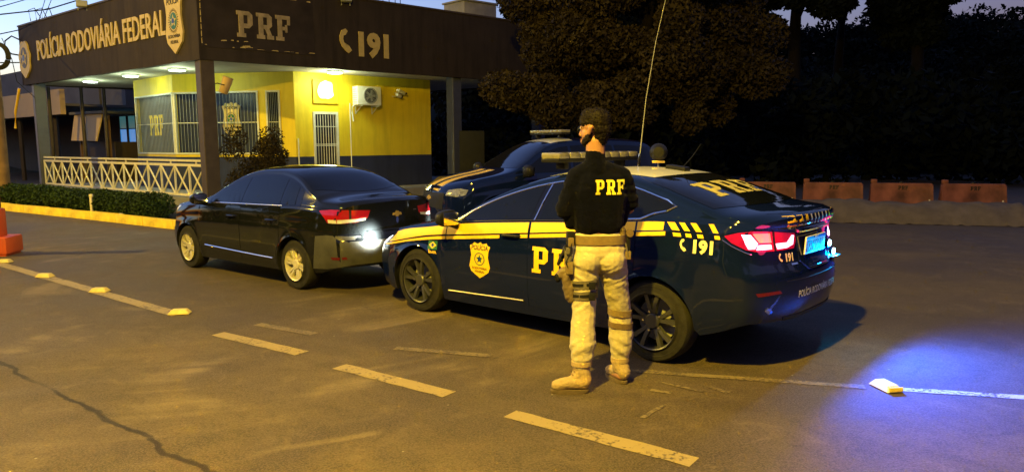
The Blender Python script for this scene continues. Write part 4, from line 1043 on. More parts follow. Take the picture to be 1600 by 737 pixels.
    def window_polys(s, x0, x1, s0=0, s1=0, mb=.012, mt=.03, n=16):
        """between x0 (front) and x1 (rear) along the belt; s0/s1 lean of the ends (x per m height)"""
        bot, top = [], []
        for i in range(n+1):
            x = x0+(x1-x0)*i/n; bot.append((x, s.zbelt(x)+mb))
        H_ = .5
        for i in range(n+1):
            t = i/n; 
            # walk along the roof edge
            lo, hi = 0, .6
            xb = x0+(x1-x0)*t; sl = s0+(s1-s0)*t
            for _ in range(18):
                h = (lo+hi)/2; x = xb+sl*h; z = s.zbelt(xb)+h
                if z < s.ze(x)-mt: lo = h
                else: hi = h
            top.append((xb+sl*lo, s.zbelt(xb)+lo))
        pts = bot+top[::-1]; out = []
        for p in pts:
            if not out or math.dist(p, out[-1]) > .004: out.append(p)
        if math.dist(out[0], out[-1]) < .004: out.pop()
        return [out]
def wheel(parent, x, y, r, w, rim_r, m_rim, style, name='wheel', steer=0):
    """axle along y; outer face toward sign(y)"""
    sg = 1 if y > 0 else -1
    t = bpy.data.objects.new(name, None); COL.objects.link(t); t.parent = parent; t.location = (x, y, r); t.rotation_euler = (0, 0, steer+(0 if sg > 0 else pi))
    t.empty_display_size = .1
    prof = [(rim_r-.005, .02), (rim_r+.01, .0), (rim_r+.045, -.004), (r-.05, -.001), (r-.018, -.008), (r-.004, -.028), (r, -.05), (r, -w+.05), (r-.01, -w+.02), (r-.05, -w), (rim_r, -w)]
    bm = bmesh.new(); lathe(bm, prof, 48, 'y')
    tt = bm_obj('tyre', bm, M_RUBBER, t, True)
    prof = [(rim_r+.004, .002), (rim_r-.004, .008), (rim_r-.014, .002), (rim_r-.022, -.03), (rim_r-.03, -w+.02)]
    bm = bmesh.new(); lathe(bm, prof, 48, 'y'); rim = bm_obj('rim', bm, m_rim, t, True)
    # spokes
    Rr = rim_r-.012
    def spoke_bm(a, w0, w1, tw=0):
        bm = bmesh.new(); N = 6; rows = []
        for i in range(N+1):
            f = i/N; rr = .045+(Rr-.045)*f; hw = (w0+(w1-w0)*f)/2; aa = a+tw*f; dep = -.028+.026*f*f+.012*sin(pi*f)
            c_ = Vector((rr*cos(aa), 0, rr*sin(aa))); tg = Vector((-sin(aa), 0, cos(aa)))
            rows.append([bm.verts.new(c_-tg*hw+Vector((0, dep-.03, 0))), bm.verts.new(c_-tg*hw*.75+Vector((0, dep, 0))), bm.verts.new(c_+tg*hw*.75+Vector((0, dep, 0))), bm.verts.new(c_+tg*hw+Vector((0, dep-.03, 0)))])
        for i in range(N):
            for k in range(3): bm.faces.new((rows[i][k], rows[i+1][k], rows[i+1][k+1], rows[i][k+1]))
        bm.faces.new(rows[0]); bm.faces.new(rows[-1][::-1]); return bm
    if style == 'ten':
        for k in range(5):
            a0 = 2*pi*k/5+.31
            for da in (-.17, .17):
                bm = spoke_bm(a0+da*.9, .034, .046, da*.55); bm_obj('spoke', bm, m_rim, t, 50)
    else:
        for k in range(6):
            a0 = 2*pi*k/6+.2
            for da in (-.19, .19):
                bm = spoke_bm(a0+da, .028, .040, -da*.25+.03); bm_obj('spoke', bm, m_rim, t, 50)
            
    latheo('hub', [(.062, -.05), (.062, -.018), (.052, -.008), (.001, -.006)], m_rim, t, 20, 'y')
    bm = bmesh.new()
    for k in range(5):
        a = 2*pi*k/5; lathe(bm, [(.010, -.03), (.010, -.012), (.001, -.011)], 6, 'y', Matrix.Translation((.078*cos(a), 0, .078*sin(a))))
    tag(bm_obj('lug_nuts', bm, M_CHROME, t), kind='stuff')
    latheo('brake_disc', [(.03, -.11), (rim_r*.74, -.105), (rim_r*.74, -.12), (.03, -.12)], M_GREYP, t, 32, 'y')
    latheo('wheel_back', [(.001, -.15), (rim_r-.01, -.15)], M_BLACK, t, 24, 'y', caps=False)
    return t
def mirror(c, x, y, z, sg, m, sz=(.13, .24, .16)):
    bm = bmesh.new(); bmesh.ops.create_uvsphere(bm, u_segments=16, v_segments=10, radius=.5)
    for v in bm.verts:
        q = v.co*2; e = Vector([math.copysign(abs(k)**.72, k) for k in q])*.5
        if e.x < -.12: e.x = -.12-(abs(e.x)-.12)*.25
        v.co = Vector((e.x*sz[0]*1.3, e.y*sz[1], e.z*sz[2]*(1-.25*e.y*sg)))
    o = bm_obj('wing_mirror', bm, m, c.r, True, (x, y, z))
    bm = bmesh.new(); tube(bm, [(0, -sg*.04, -.05), (.0, -sg*.12, -.085), (.02, -sg*.22, -.10)], [.03, .025, .03], 8); bm_obj('mirror_foot', bm, M_BLACK, o, True)
    boxo('mirror_glass', (-.058, 0, 0), (.004, sz[1]*.78, sz[2]*.74), M_CHROME, o, .001)
def rect(x0, z0, x1, z1): return [(x0, z0), (x1, z0), (x1, z1), (x0, z1)]
def flip(polys): return [[(-x, y) for x, y in p] for p in polys]

def arc_pts(xa, za, r, a0, a1, n=10): return [(xa+r*cos(a0+(a1-a0)*i/n), za+r*sin(a0+(a1-a0)*i/n)) for i in range(n+1)]

# ---------------- police saloon
CR = dict(paint=M_PRFBLUE, wb=2.70, xf=2.36, xr=2.32, arch=.364, wr=.325,
 zt=[(2.36, .64), (2.30, .70), (2.1, .775), (2.0, .80), (1.6, .885), (1.2, .95), (1.0, .985), (.85, 1.03), (.5, 1.21), (.2, 1.345), (-.05, 1.425), (-.3, 1.465), (-.6, 1.482), (-.9, 1.472), (-1.2, 1.435), (-1.5, 1.36), (-1.75, 1.28), (-1.92, 1.235), (-2.05, 1.22), (-2.2, 1.205), (-2.32, 1.17)],
 ze=[(2.36, .60), (2.30, .645), (2.1, .715), (2.0, .742), (1.6, .84), (1.2, .91), (1.0, .945), (.85, .975), (.62, 1.10), (.4, 1.20), (.1, 1.30), (-.15, 1.36), (-.4, 1.395), (-.7, 1.402), (-1.0, 1.38), (-1.3, 1.315), (-1.55, 1.235), (-1.75, 1.18), (-1.92, 1.15), (-2.05, 1.14), (-2.2, 1.13), (-2.32, 1.09)],
 zb=[(2.36, .22), (2.0, .19), (1.6, .19), (.9, .18), (-.9, .20), (-1.8, .28), (-2.1, .33), (-2.32, .40)],
 belt=[(2.36, .58), (2.0, .70), (1.6, .815), (1.2, .885), (.9, .93), (.6, .962), (0, 1.01), (-.8, 1.065), (-1.5, 1.115), (-1.9, 1.12), (-2.32, 1.07)],
 w=[(2.36, .80), (2.0, .87), (1.6, .885), (1.2, .895), (.6, .90), (0, .90), (-.8, .903), (-1.4, .90), (-1.8, .885), (-2.1, .875), (-2.32, .83)],
 pf=[(.15, .10), (.3, .03), (.5, 0), (.62, .02), (.72, .10), (.8, .2)], pr=[(.3, .10), (.45, .03), (.6, .0), (.76, .01), (.82, .045), (1.05, .07), (1.12, .03), (1.2, .04)], cf=.46, crr=.28, tumble=(.42, .55))
pc = thing('police_car', 'dark blue police saloon with yellow bands and PRF lettering, boot lights glowing', 'police car', (.6354, 7.1117, 0), 2.4204, scale=.994)
c = Car(pc, CR); c_police = c
def doors(c, xa, xb, xc, z0, paint, handle_m, hz=.80, chrome_sill=None):
    AR = c.AR+.03; zt_ = lambda x: c.zbelt(x)-.004
    out = []
    for sd in ('L', 'R'):
        fr_ = [(xa, z0+.05), (xa-.02, z0), (xb+.006, z0)]+[(xb+.006, zt_(xb))]+[(x, zt_(x)) for x in np.linspace(xb+.1, xa-.02, 7)]
        th = math.asin((z0-c.az)/AR) if abs(z0-c.az) < AR else 0
        xw = -c.wb; x0r = xw+AR*cos(th); a_end = math.acos(min(1, max(-1, (xc-xw)/AR)))
        rr_ = [(xb-.006, z0), (x0r, z0)]+arc_pts(xw, c.az, AR, th, a_end, 12)[1:]+[(xc, zt_(xc))]+[(x, zt_(x)) for x in np.linspace(xc+.1, xb-.006, 6)]
        d1 = c.patch('door', [fr_], sd, .0035, paint, rim=True, grid=.06); d2 = c.patch('door', [rr_[::-1]], sd, .0035, paint, rim=True, grid=.06)
        sg = 1 if sd == 'L' else -1
        for dd_, xh in ((d1, xb+.20), (d2, xc+.16)):
            P_, n = c.smooth_n(Vector((xh, 3*sg, hz)), Vector((0, -sg, 0)))
            bm = bmesh.new(); tube(bm, [(-.10, 0, 0), (-.085, .028*sg, 0), (.0, .036*sg, .003), (.085, .028*sg, 0), (.10, 0, 0)], [.012, .014, .015, .014, .012], 8, sy=.9)
            o = bm_obj('door_handle', bm, handle_m, dd_, True); o.location = P_
        out.append((d1, d2))
    return out
dz = doors(c, .93, -.12, -1.20, .27, M_PRFBLUE, M_BLACK, .885)
LD_, LDr = dz[0]
def xyline(pts): return pchip(pts)
for sd in ('L', 'R'):
    zbt = c.zbelt
    up = [(x, c.ze(x)-.022) for x in np.linspace(.82, -1.34, 26)]
    dlo = [(1.00, zbt(1.0)+.004)]+up+[(-1.42, 1.262), (-1.50, 1.222), (-1.44, 1.185), (-1.33, 1.160)]+[(x, zbt(x)+.006) for x in np.linspace(-1.22, .95, 14)]
    c.patch('window_surround', [dlo], sd, .002, M_GLOSSBLK, grid=.06)
    c.patch('window', c.window_polys(.66, -.10, -.10, -.14, .022, .040), sd, .0045, M_TINT, grid=.06, rim=True)
    c.patch('window', [[(.93, zbt(.93)+.02), (.86, c.ze(.86)-.012), (.72, c.ze(.72)-.045), (.69, zbt(.69)+.022)]], sd, .0045, M_TINT, grid=.06)
    c.patch('window', c.window_polys(-.20, -1.06, -.14, -.02, .022, .040), sd, .0045, M_TINT, grid=.06, rim=True)
    c.patch('window', [[(-1.09, zbt(-1.09)+.03), (-1.09, c.ze(-1.09)-.045), (-1.33, c.ze(-1.33)-.042), (-1.42, 1.240), (-1.465, 1.218), (-1.40, 1.188), (-1.30, 1.172), (-1.2, zbt(-1.2)+.035)]], sd, .0045, M_TINT, grid=.06)
    c.line('window_trim', dlo[:1]+up+[(-1.42, 1.262), (-1.50, 1.222), (-1.44, 1.185), (-1.33, 1.160)]+[(x, zbt(x)+.012) for x in np.linspace(-1.22, -.5, 6)], sd, .0095, M_CHROME, off=.004)
    c.line('window_trim', [(x, zbt(x)+.010) for x in np.linspace(-.5, .98, 14)], sd, .0055, M_DARKCHR, off=.005)
    c.line('pillar_trim', [(-.155, zbt(-.155)+.01), (-.215, c.ze(-.2)-.03)], sd, .006, M_CHROME, off=.006)
    c.line('sill_trim', [(.90, .285), (.4, .300), (-.06, .315)], sd, .008, M_SATIN, LD_ if sd == 'L' else dz[1][0], off=.007)
def band(x0, x1, top, bot, n=12):
    xs_ = [x0+(x1-x0)*i/n for i in range(n+1)]; return [[(x, bot(x)) for x in xs_]+[(x, top(x)) for x in xs_[::-1]]]
bt = lambda x: c.zbelt(x)-.006
bb = lambda x: .914-.0925*x
lt = lambda x: .900-.0945*x
lb = lambda x: .870-.0945*x
hi_t = pchip([(2.08, .688), (1.9, .740), (1.55, .832), (1.2, .880), (.93, .920)])
hi_b = pchip([(2.08, .655), (1.9, .672), (1.476, .752), (1.2, .800), (.93, .830)])
hl_b = pchip([(2.10, .615), (1.9, .640), (1.476, .716), (1.2, .755), (.93, .784)])
hl_t = pchip([(2.10, .625), (1.9, .656), (1.476, .737), (1.2, .782), (.93, .813)])
for sd in ('L', 'R'):
    dp, dq = (LD_, LDr) if sd == 'L' else dz[1]
    c.patch('yellow_band', band(.922, -.106, bt, bb), sd, .0055, M_CARYEL, dp, grid=.06)
    c.patch('yellow_band', band(-.134, -1.192, bt, bb), sd, .0055, M_CARYEL, dq, grid=.06)
    c.patch('yellow_band', band(-1.208, -1.44, bt, bb, 4), sd, .003, M_CARYEL, grid=.06)
    c.patch('yellow_band', band(.938, 2.08, hi_t, hi_b, 18), sd, .003, M_CARYEL, grid=.05)
    c.patch('yellow_line', band(.922, .225, lt, lb), sd, .0055, M_CARYEL, dp, grid=.06)
    c.patch('yellow_line', band(-.02, -.106, lt, lb, 3), sd, .0055, M_CARYEL, dp, grid=.06)
    c.patch('yellow_line', band(-.134, -.95, lt, lb), sd, .0055, M_CARYEL, dq, grid=.06)
    c.patch('yellow_line', band(-1.208, -1.46, lt, lb, 4), sd, .003, M_CARYEL, grid=.06)
    c.patch('yellow_line', band(.938, 2.10, hl_t, hl_b, 18), sd, .003, M_CARYEL, grid=.05)
    for x0, x1, sl_ in ((-1.463, -1.526, .05), (-1.560, -1.605, .055), (-1.652, -1.698, .055), (-1.794, -1.833, .045)):
        c.patch('yellow_slash', [[(x0, bt(x0)), (x1, bt(x1)), (x1-sl_, 1.052), (x0-sl_, 1.052)]], sd, .003, M_CARYEL, grid=.04)
        c.patch('yellow_slash', [[(x0-sl_-.008, 1.034), (x1-sl_-.008, 1.034), (x1-sl_-.018, 1.008), (x0-sl_-.018, 1.008)]], sd, .003, M_CARYEL, grid=.04)
    fl = (lambda P_: flip(P_)) if sd == 'L' else (lambda P_: P_)
    c.patch('lettering', shift(fl(slab_polys('PRF', .226, .98)), -.484, .586), sd, .0055, M_CARYEL, dq, grid=.05)
    sh = c.patch('shield_emblem', [[(.46+x*.262, .625+y*.193) for x, y in SHIELD]], sd, .0055, M_CARYEL, dp, grid=.06)
    c.patch('emblem_wreath', [circ(.46, .636, .068, 24, .062)], sd, .0062, mat('wreath_green', (.14, .17, .04), .5), sh, grid=.05)
    c.patch('emblem_disc', [circ(.46, .636, .052, 20, .050)], sd, .0068, M_CARYEL, sh, grid=.05)
    c.patch('emblem_star', [star(.46, .636, .046)], sd, .0075, M_GREENV, sh, grid=.05)
    c.patch('emblem_centre', [circ(.46, .636, .019, 12)], sd, .0085, M_BLUEV, sh, grid=.05)
    for tx, sz, ty in (('POLÍCIA', .056, .722), ('RODOVIÁRIA', .030, .540), ('FEDERAL', .030, .508)): c.patch('emblem_lettering', shift(fl(text_polys(tx, sz, sz*.021, 1.04)), .46, ty), sd, .0068, M_INK, sh, grid=.05)
    fg = c.patch('flag_sticker', [rect(1.045, .668, 1.175, .752)], sd, .003, M_GREENV, grid=.05)
    c.patch('flag_diamond', [[(1.11, .675), (1.165, .710), (1.11, .745), (1.055, .710)]], sd, .0042, M_CARYEL, fg, grid=.05)
    c.patch('flag_disc', [circ(1.11, .710, .019, 12, .017)], sd, .0054, M_BLUEV, fg, grid=.05)
    c.patch('lettering', shift(fl(text_polys('BRASIL', .036, .001, 1.05)), 1.105, .630), sd, .003, M_CARYEL, grid=.05)
    c.patch('lettering', shift(fl(shift(text_polys('191', .128, .0065, 1.0), .035, 0)), -1.735, .900), sd, .003, M_VINYLWH, grid=.05)
    c.patch('phone_symbol', shift(fl(shift(phone_polys(.095), -.150, .0)), -1.735, .900), sd, .003, M_VINYLWH, grid=.05)
def glassq(c, xc_, xs_, xtop, f0=.95, tb=.0):
    """windscreen or rear window polygon in plan: base bowed outwards at xc_, sides to xs_, top at xtop"""
    ye = lambda x: c.sec(x)[25][0]
    n = 10; pts = []
    yb = ye(xs_)*f0
    for i in range(n+1): y = -yb+2*yb*i/n; pts.append((xc_+(xs_-xc_)*(abs(y)/yb)**2.2, y))
    k = 8
    for i in range(1, k+1): x = xs_+(xtop-xs_)*i/k; pts.append((x, ye(x)*f0))
    yt = ye(xtop)*f0
    for i in range(1, n): pts.append((xtop, yt-2*yt*i/n))
    for i in range(k, 0, -1): x = xs_+(xtop-xs_)*i/k; pts.append((x, -ye(x)*f0))
    return [pts]
c.patch('windscreen', glassq(c, 1.02, .84, .10, .95), 'T', .003, M_TINT, grid=.08)
c.patch('rear_window', glassq(c, -1.95, -1.78, -1.20, .92), 'T', .003, M_TINT, grid=.08)
c.patch('roof_panel', [[(-.08, -.54), (-.08, .54), (-.85, .56), (-1.15, .52), (-1.19, .3), (-1.20, 0), (-1.19, -.3), (-1.15, -.52), (-.85, -.56)]], 'T', .003, M_ROOFWH, grid=.08)
c.patch('lettering', [[(-1.70+y, -.0-x) for x, y in p] for p in slab_polys('PRF', .27, 1.20)], 'T', .0055, M_VINYLPALE, grid=.05)
c.patch('bonnet', [[(1.08, -.0), (1.05, .45), (.99, .66), (1.3, .68), (1.75, .66), (2.10, .56), (2.22, .3), (2.25, 0), (2.22, -.3), (2.10, -.56), (1.75, -.66), (1.3, -.68), (.99, -.66), (1.05, -.45)]], 'T', .0035, M_PRFBLUE, grid=.08, rim=True)
# boot lid slashes
for y0, y1 in ((.515, .400), (.370, .305), (.265, .222), (.17, .145), (.09, .07), (.02, .0), (-.06, -.08), (-.145, -.17), (-.222, -.262), (-.312, -.372), (-.405, -.505)):
    c.patch('yellow_slash', [[(-y0, 1.168), (-y1, 1.168), (-y1+.03, 1.092), (-y0+.03, 1.092)]], 'B', .003, M_CARYEL if abs(y0) > .2 else M_VINYLWH, grid=.04)
c.line('boot_lip', [(u, 1.184) for u in np.linspace(-.58, .58, 11)], 'B', .004, M_PRFBLUE, off=-.001)
c.line('boot_shut_line', [(u, .70+.0*u) for u in np.linspace(-.52, .52, 9)], 'B', .004, M_INK, off=.0)
c.patch('bumper_insert', [[(-.50, .43), (.50, .43), (.46, .37), (-.46, .37)]], 'B', .004, M_BLACK, grid=.06)
for sd in (1, -1):
    a = pi-R(38)*sd
    pu = lambda lx, ly, z: ((-sin(a)*lx+cos(a)*ly*sd), z)
    lens = [pu(-1.90, .83, 1.035), pu(-1.98, .79, 1.062), pu(-2.058, .746, 1.075), pu(-2.156, .583, 1.064), pu(-2.225, .34, 1.036), pu(-2.238, .33, .98), pu(-2.236, .36, .925), pu(-2.16, .58, .922), pu(-2.08, .71, .925), pu(-2.027, .772, .942), pu(-1.95, .82, .99)]
    tl = c.patch('tail_lamp', [lens], a, .004, M_REDGLOW, grid=.04, rim=True)
    c.patch('lamp_gap', [[pu(-2.150, .592, 1.066), pu(-2.160, .572, 1.066), pu(-2.172, .548, .92), pu(-2.162, .568, .92)]], a, .0052, M_INK, tl, grid=.04)
    c.patch('reverse_lens', [[pu(-2.062, .735, 1.058), pu(-2.143, .612, 1.056), pu(-2.150, .590, .985), pu(-2.095, .685, .988)]], a, .0060, M_CLEARLENS, tl, grid=.04)
    c.patch('lamp_element', [[pu(-1.997, .779, 1.050), pu(-2.049, .744, 1.050), pu(-2.086, .692, .985), pu(-2.07, .71, .945), pu(-2.04, .755, .945), pu(-2.02, .77, .985)]], a, .0060, M_LED_PINK, tl, grid=.04)
    c.patch('lamp_element', [[pu(-2.088, .695, .972), pu(-2.150, .598, .972), pu(-2.155, .590, .937), pu(-2.08, .705, .937)]], a, .0060, M_LED_PINK, tl, grid=.04)
    c.patch('lamp_element', [[pu(-2.165, .555, .975), pu(-2.205, .44, .975), pu(-2.222, .385, 1.025), pu(-2.228, .355, 1.02), pu(-2.23, .37, .955), pu(-2.21, .44, .936), pu(-2.172, .54, .934)]], a, .0060, M_LED_PINK, tl, grid=.04)
    c.line('lamp_edge', [pu(-1.885, .835, 1.01), pu(-1.95, .815, .965), pu(-2.02, .775, .925), pu(-2.06, .74, .905)], a, .004, M_CHROME, tl, off=.005)
    a2 = R(42)*sd; pu2 = lambda lx, ly, z: ((-sin(a2)*lx+cos(a2)*ly*sd), z)
    hl = c.patch('head_lamp', [[pu2(1.78, .85, .775), pu2(1.95, .80, .760), pu2(2.12, .70, .725), pu2(2.24, .54, .685), pu2(2.25, .52, .63), pu2(2.16, .67, .60), pu2(2.05, .77, .62), pu2(1.90, .83, .70)]], a2, .005, M_HEADLENS, grid=.04, rim=True)
    c.patch('lamp_strip', [[pu2(2.0, .78, .715), pu2(2.13, .68, .70), pu2(2.22, .55, .68), pu2(2.235, .52, .64), pu2(2.15, .68, .615), pu2(2.05, .77, .64)]], a2, .008, M_DRL, hl, grid=.04)
    c.patch('fog_surround', [[pu2(2.07, .78, .50), pu2(2.2, .66, .52), pu2(2.21, .64, .36), pu2(2.08, .78, .38)]], a2, .004, M_BLACK, grid=.04)
    c.line('fog_trim', [pu2(2.22, .61, .56), pu2(2.16, .70, .42), pu2(2.08, .78, .38)], a2, .007, M_CHROME, off=.004)
c.patch('grille', [[(-.48, .58), (.48, .58), (.52, .50), (.40, .38), (-.40, .38), (-.52, .50)]], 'F', .004, M_BLACK, grid=.06)
c.line('grille_bar', [(-.5, .585), (.5, .585)], 'F', .014, M_CHROME)
for sd in (1, -1):
    a = pi-R(35)*sd; pu = lambda lx, ly, z: ((-sin(a)*lx+cos(a)*ly*sd), z)
    c.patch('reflector', [[pu(-2.10, .75, .632), pu(-2.225, .58, .640), pu(-2.235, .56, .618), pu(-2.12, .74, .607)]], a, .004, mat('dim_red', (.10, .008, .010), .25), grid=.04)
rc = c.patch('plate_recess', [[(-.325, 1.035), (.325, 1.035), (.30, .83), (.22, .765), (-.22, .765), (-.30, .83)]], 'B', .003, M_PRFBLUE, grid=.05)
c.line('recess_edge', [(-.325, 1.035), (-.30, .83), (-.22, .765), (.22, .765), (.30, .83), (.325, 1.035)], 'B', .010, M_PRFBLUE, rc, off=.004)
c.line('recess_trim', [(-.31, 1.045), (.31, 1.045)], 'B', .013, M_CHROME, rc, off=.006)
P_, n_ = c.smooth_n(Vector((-5, .03, .93)), Vector((1, 0, 0)))
bm = bmesh.new(); box(bm, (0, 0, 0), (.012, .41, .135), None, .003); pl = bm_obj('number_plate', bm, M_PLATE, pc, False, (P_.x-.022, .03, .932)); pl.rotation_euler = (0, R(-4), 0)
boxo('plate_band', (-.007, 0, .054), (.002, .40, .022), M_PLATEBL, pl)
Mp = Matrix(((0, 0, -1, -.0065), (-1, 0, 0, 0), (0, 1, 0, -.052), (0, 0, 0, 1)))
bm = bmesh.new()
for p in text_polys('IZM5B01', .118, .002, .80): prism(bm, p, 0, .001, Mp)
bm_obj('plate_characters', bm, M_INK, pl)
bm = bmesh.new()
for p in text_polys('BRASIL', .022, .0005, 1): prism(bm, p, 0, .001, Matrix(((0, 0, -1, -.0085), (-1, 0, 0, 0), (0, 1, 0, .047), (0, 0, 0, 1))))
bm_obj('plate_header', bm, M_PLATE, pl)
c.patch('lettering', shift(text_polys('191', .080, .003, .95), -.43, .838), 'B', .004, M_VINYLWH, grid=.05); c.patch('phone_symbol', shift(phone_polys(.062), -.545, .838), 'B', .004, M_VINYLWH, grid=.05)
c.patch('lettering', shift(text_polys('POLÍCIA RODOVIÁRIA FEDERAL', .072, .0012, .78), 0.02, .566), 'B', .004, M_VINYLWH, grid=.05)
c.patch('model_badge', [rect(-.42, .806, -.34, .818)], 'B', .005, M_CHROME, grid=.05)
for (yy, zz) in ((-.29, .90), (-.41, .82)):
    P_, n_ = c.smooth_n(Vector((-5, yy, zz)), Vector((1, 0, 0)))
    bm = bmesh.new(); lathe(bm, [(.036, 0), (.036, .02), (.030, .026), (.001, .027)], 16, 'z', Matrix.Translation((P_.x-.004, yy, zz)) @ Matrix.Rotation(-pi/2, 4, 'Y')); st = bm_obj('strobe_lamp', bm, M_BLACK, pc, True)
    bm = bmesh.new(); lathe(bm, [(.026, .027), (.024, .036), (.001, .040)], 16, 'z', Matrix.Translation((P_.x-.004, yy, zz)) @ Matrix.Rotation(-pi/2, 4, 'Y')); bm_obj('strobe_lens', bm, M_BLUELED, st, True)
    ld = bpy.data.lights.new('strobe_glow', 'POINT'); ld.energy = (4 if yy > -.4 else 95)*LG; ld.color = (.0, .38, 1); ld.shadow_soft_size = .02
    l = bpy.data.objects.new('strobe_glow', ld); COL.objects.link(l); l.parent = pc; l.location = (P_.x-.06, yy-.03, zz-.01)
ld = bpy.data.lights.new('strobe_beam', 'SPOT'); ld.energy = 3400*LG; ld.color = (.01, .085, 1); ld.spot_size = R(150); ld.spot_blend = .8; ld.shadow_soft_size = .006
l = bpy.data.objects.new('strobe_beam', ld); COL.objects.link(l); l.parent = pc; l.location = (P_.x-.045, -.42, .82)
boxo('added_beam_cutoff', (P_.x-.030, -.40, .786), (.068, .22, .005), M_BLACK, pc)  # added plate, no car part; gives the blue pool its straight near edge
l.rotation_euler = Vector((-1, .05, -.22)).to_track_quat('-Z', 'Y').to_euler(); STROBE = l
for sd in (1, -1):
    ld = bpy.data.lights.new('tail_glow', 'POINT'); ld.energy = (5 if sd > 0 else 1)*LG; ld.color = (1, .03, .14); ld.shadow_soft_size = .08
    l = bpy.data.objects.new('tail_glow', ld); COL.objects.link(l); l.parent = pc; l.location = (-2.28, .66*sd, .98)
    ld = bpy.data.lights.new('head_beam', 'SPOT'); ld.energy = 1000*LG; ld.color = (.95, 1, .85); ld.spot_size = R(95); ld.spot_blend = 1.0; ld.shadow_soft_size = .10
    l = bpy.data.objects.new('head_beam', ld); COL.objects.link(l); l.parent = pc; l.location = (2.36, .60*sd, .66); l.rotation_euler = Vector((1, 0, -.05)).to_track_quat('-Z', 'Y').to_euler()
for x in (c.wb, -c.wb):
    for y in (.875, -.875): wheel(pc, x, y, .325, .215, .228, M_ALLOY_D, 'ten')
mirror(c, .80, .99, 1.0, 1, M_BLACK); mirror(c, .80, -.99, 1.0, -1, M_BLACK)
# roof gear: light bar, whip antenna, search lamp, puck antenna
def light_bar(root, x, z, wy, k=1):
    lb = boxo('light_bar', (x, 0, z), (.20*k, wy, .035), M_BLACK, root, .008)
    n = 8
    for i in range(n):
        y = -wy/2+wy*(i+.5)/n
        bm = bmesh.new(); box(bm, (0, 0, 0), (.21*k, wy/n-.01, .055), None, .018)
        bm_obj('lamp_module', bm, M_BARLENS, lb, True, (0, y, .042))
    for y in (-wy*.36, wy*.36): boxo('mount', (0, y, -.045), (.10, .06, .07), M_BLACK, lb, .005)
    return lb
light_bar(pc, -.17, 1.548, 1.30)
tubeo('antenna_base', [(-.62, -.10, 1.475), (-.62, -.10, 1.51), (-.63, -.10, 1.60)], [.018, .014, .010], M_CHROME, pc)
tubeo('whip_antenna', [(-.63, -.10, 1.60), (-.66, -.14, 2.1), (-.72, -.19, 2.6), (-.79, -.24, 3.0)], [.005, .004, .003, .002], M_GREYP, pc, 5)
sl = latheo('search_lamp', [(.001, -.06), (.05, -.055), (.075, -.02), (.085, .03), (.078, .035), (.001, .02)], M_BLACK, pc, 24, 'y', (-.65, -.40, 1.61))
sl.rotation_euler = (0, 0, R(211))
latheo('lamp_stem', [(.012, -.155), (.012, -.08)], M_CHROME, sl, 8); boxo('yoke', (0, 0, -.09), (.12, .03, .02), M_GOLD, sl, .004)
bm = bmesh.new(); box(bm, (0, 0, 0), (.20, .11, .05), None, .022); o = bm_obj('antenna_puck', bm, M_BLACK, pc, True, (-1.02, -.10, 1.475)); o.rotation_euler = (0, R(-7), 0)
tubeo('puck_whip', [(-.05, 0, .02), (-.13, 0, .13), (-.19, 0, .24)], [.004, .003, .0015], M_BLACK, o, 5)

# ---------------- grey/black saloon
GR = dict(paint=M_BLKPAINT, wb=2.62, xf=2.14, xr=2.31, arch=.352, wr=.312,
 zt=[(2.14, .74), (2.10, .80), (1.95, .88), (1.6, .96), (1.2, 1.02), (1.0, 1.04), (.8, 1.10), (.5, 1.25), (.2, 1.39), (0, 1.455), (-.3, 1.498), (-.6, 1.508), (-.9, 1.49), (-1.15, 1.44), (-1.4, 1.335), (-1.65, 1.215), (-1.8, 1.155), (-2.0, 1.14), (-2.2, 1.135), (-2.31, 1.09)],
 ze=[(2.14, .70), (2.10, .75), (1.95, .83), (1.6, .915), (1.2, .975), (.95, 1.0), (.7, 1.05), (.45, 1.17), (.15, 1.305), (-.1, 1.375), (-.4, 1.408), (-.7, 1.41), (-1.0, 1.375), (-1.25, 1.305), (-1.5, 1.19), (-1.68, 1.12), (-1.8, 1.085), (-2.0, 1.07), (-2.2, 1.06), (-2.31, 1.0)],
 zb=[(2.14, .26), (1.8, .22), (.9, .20), (-.9, .21), (-1.8, .25), (-2.31, .34)],
 belt=[(2.14, .68), (1.8, .84), (1.2, .94), (.8, .975), (.3, .99), (-.5, 1.005), (-1.3, 1.02), (-1.8, 1.02), (-2.31, .98)],
 w=[(2.14, .76), (1.8, .82), (1.3, .855), (.6, .865), (-.8, .868), (-1.4, .865), (-1.8, .85), (-2.31, .79)],
 pf=[(.2, .08), (.35, .02), (.5, 0), (.68, .03), (.8, .10), (.9, .2)], pr=[(.25, .08), (.4, .02), (.56, .0), (.66, .02), (.70, .06), (.95, .08), (1.1, .06)], cf=.42, crr=.30, tumble=(.38, .45))
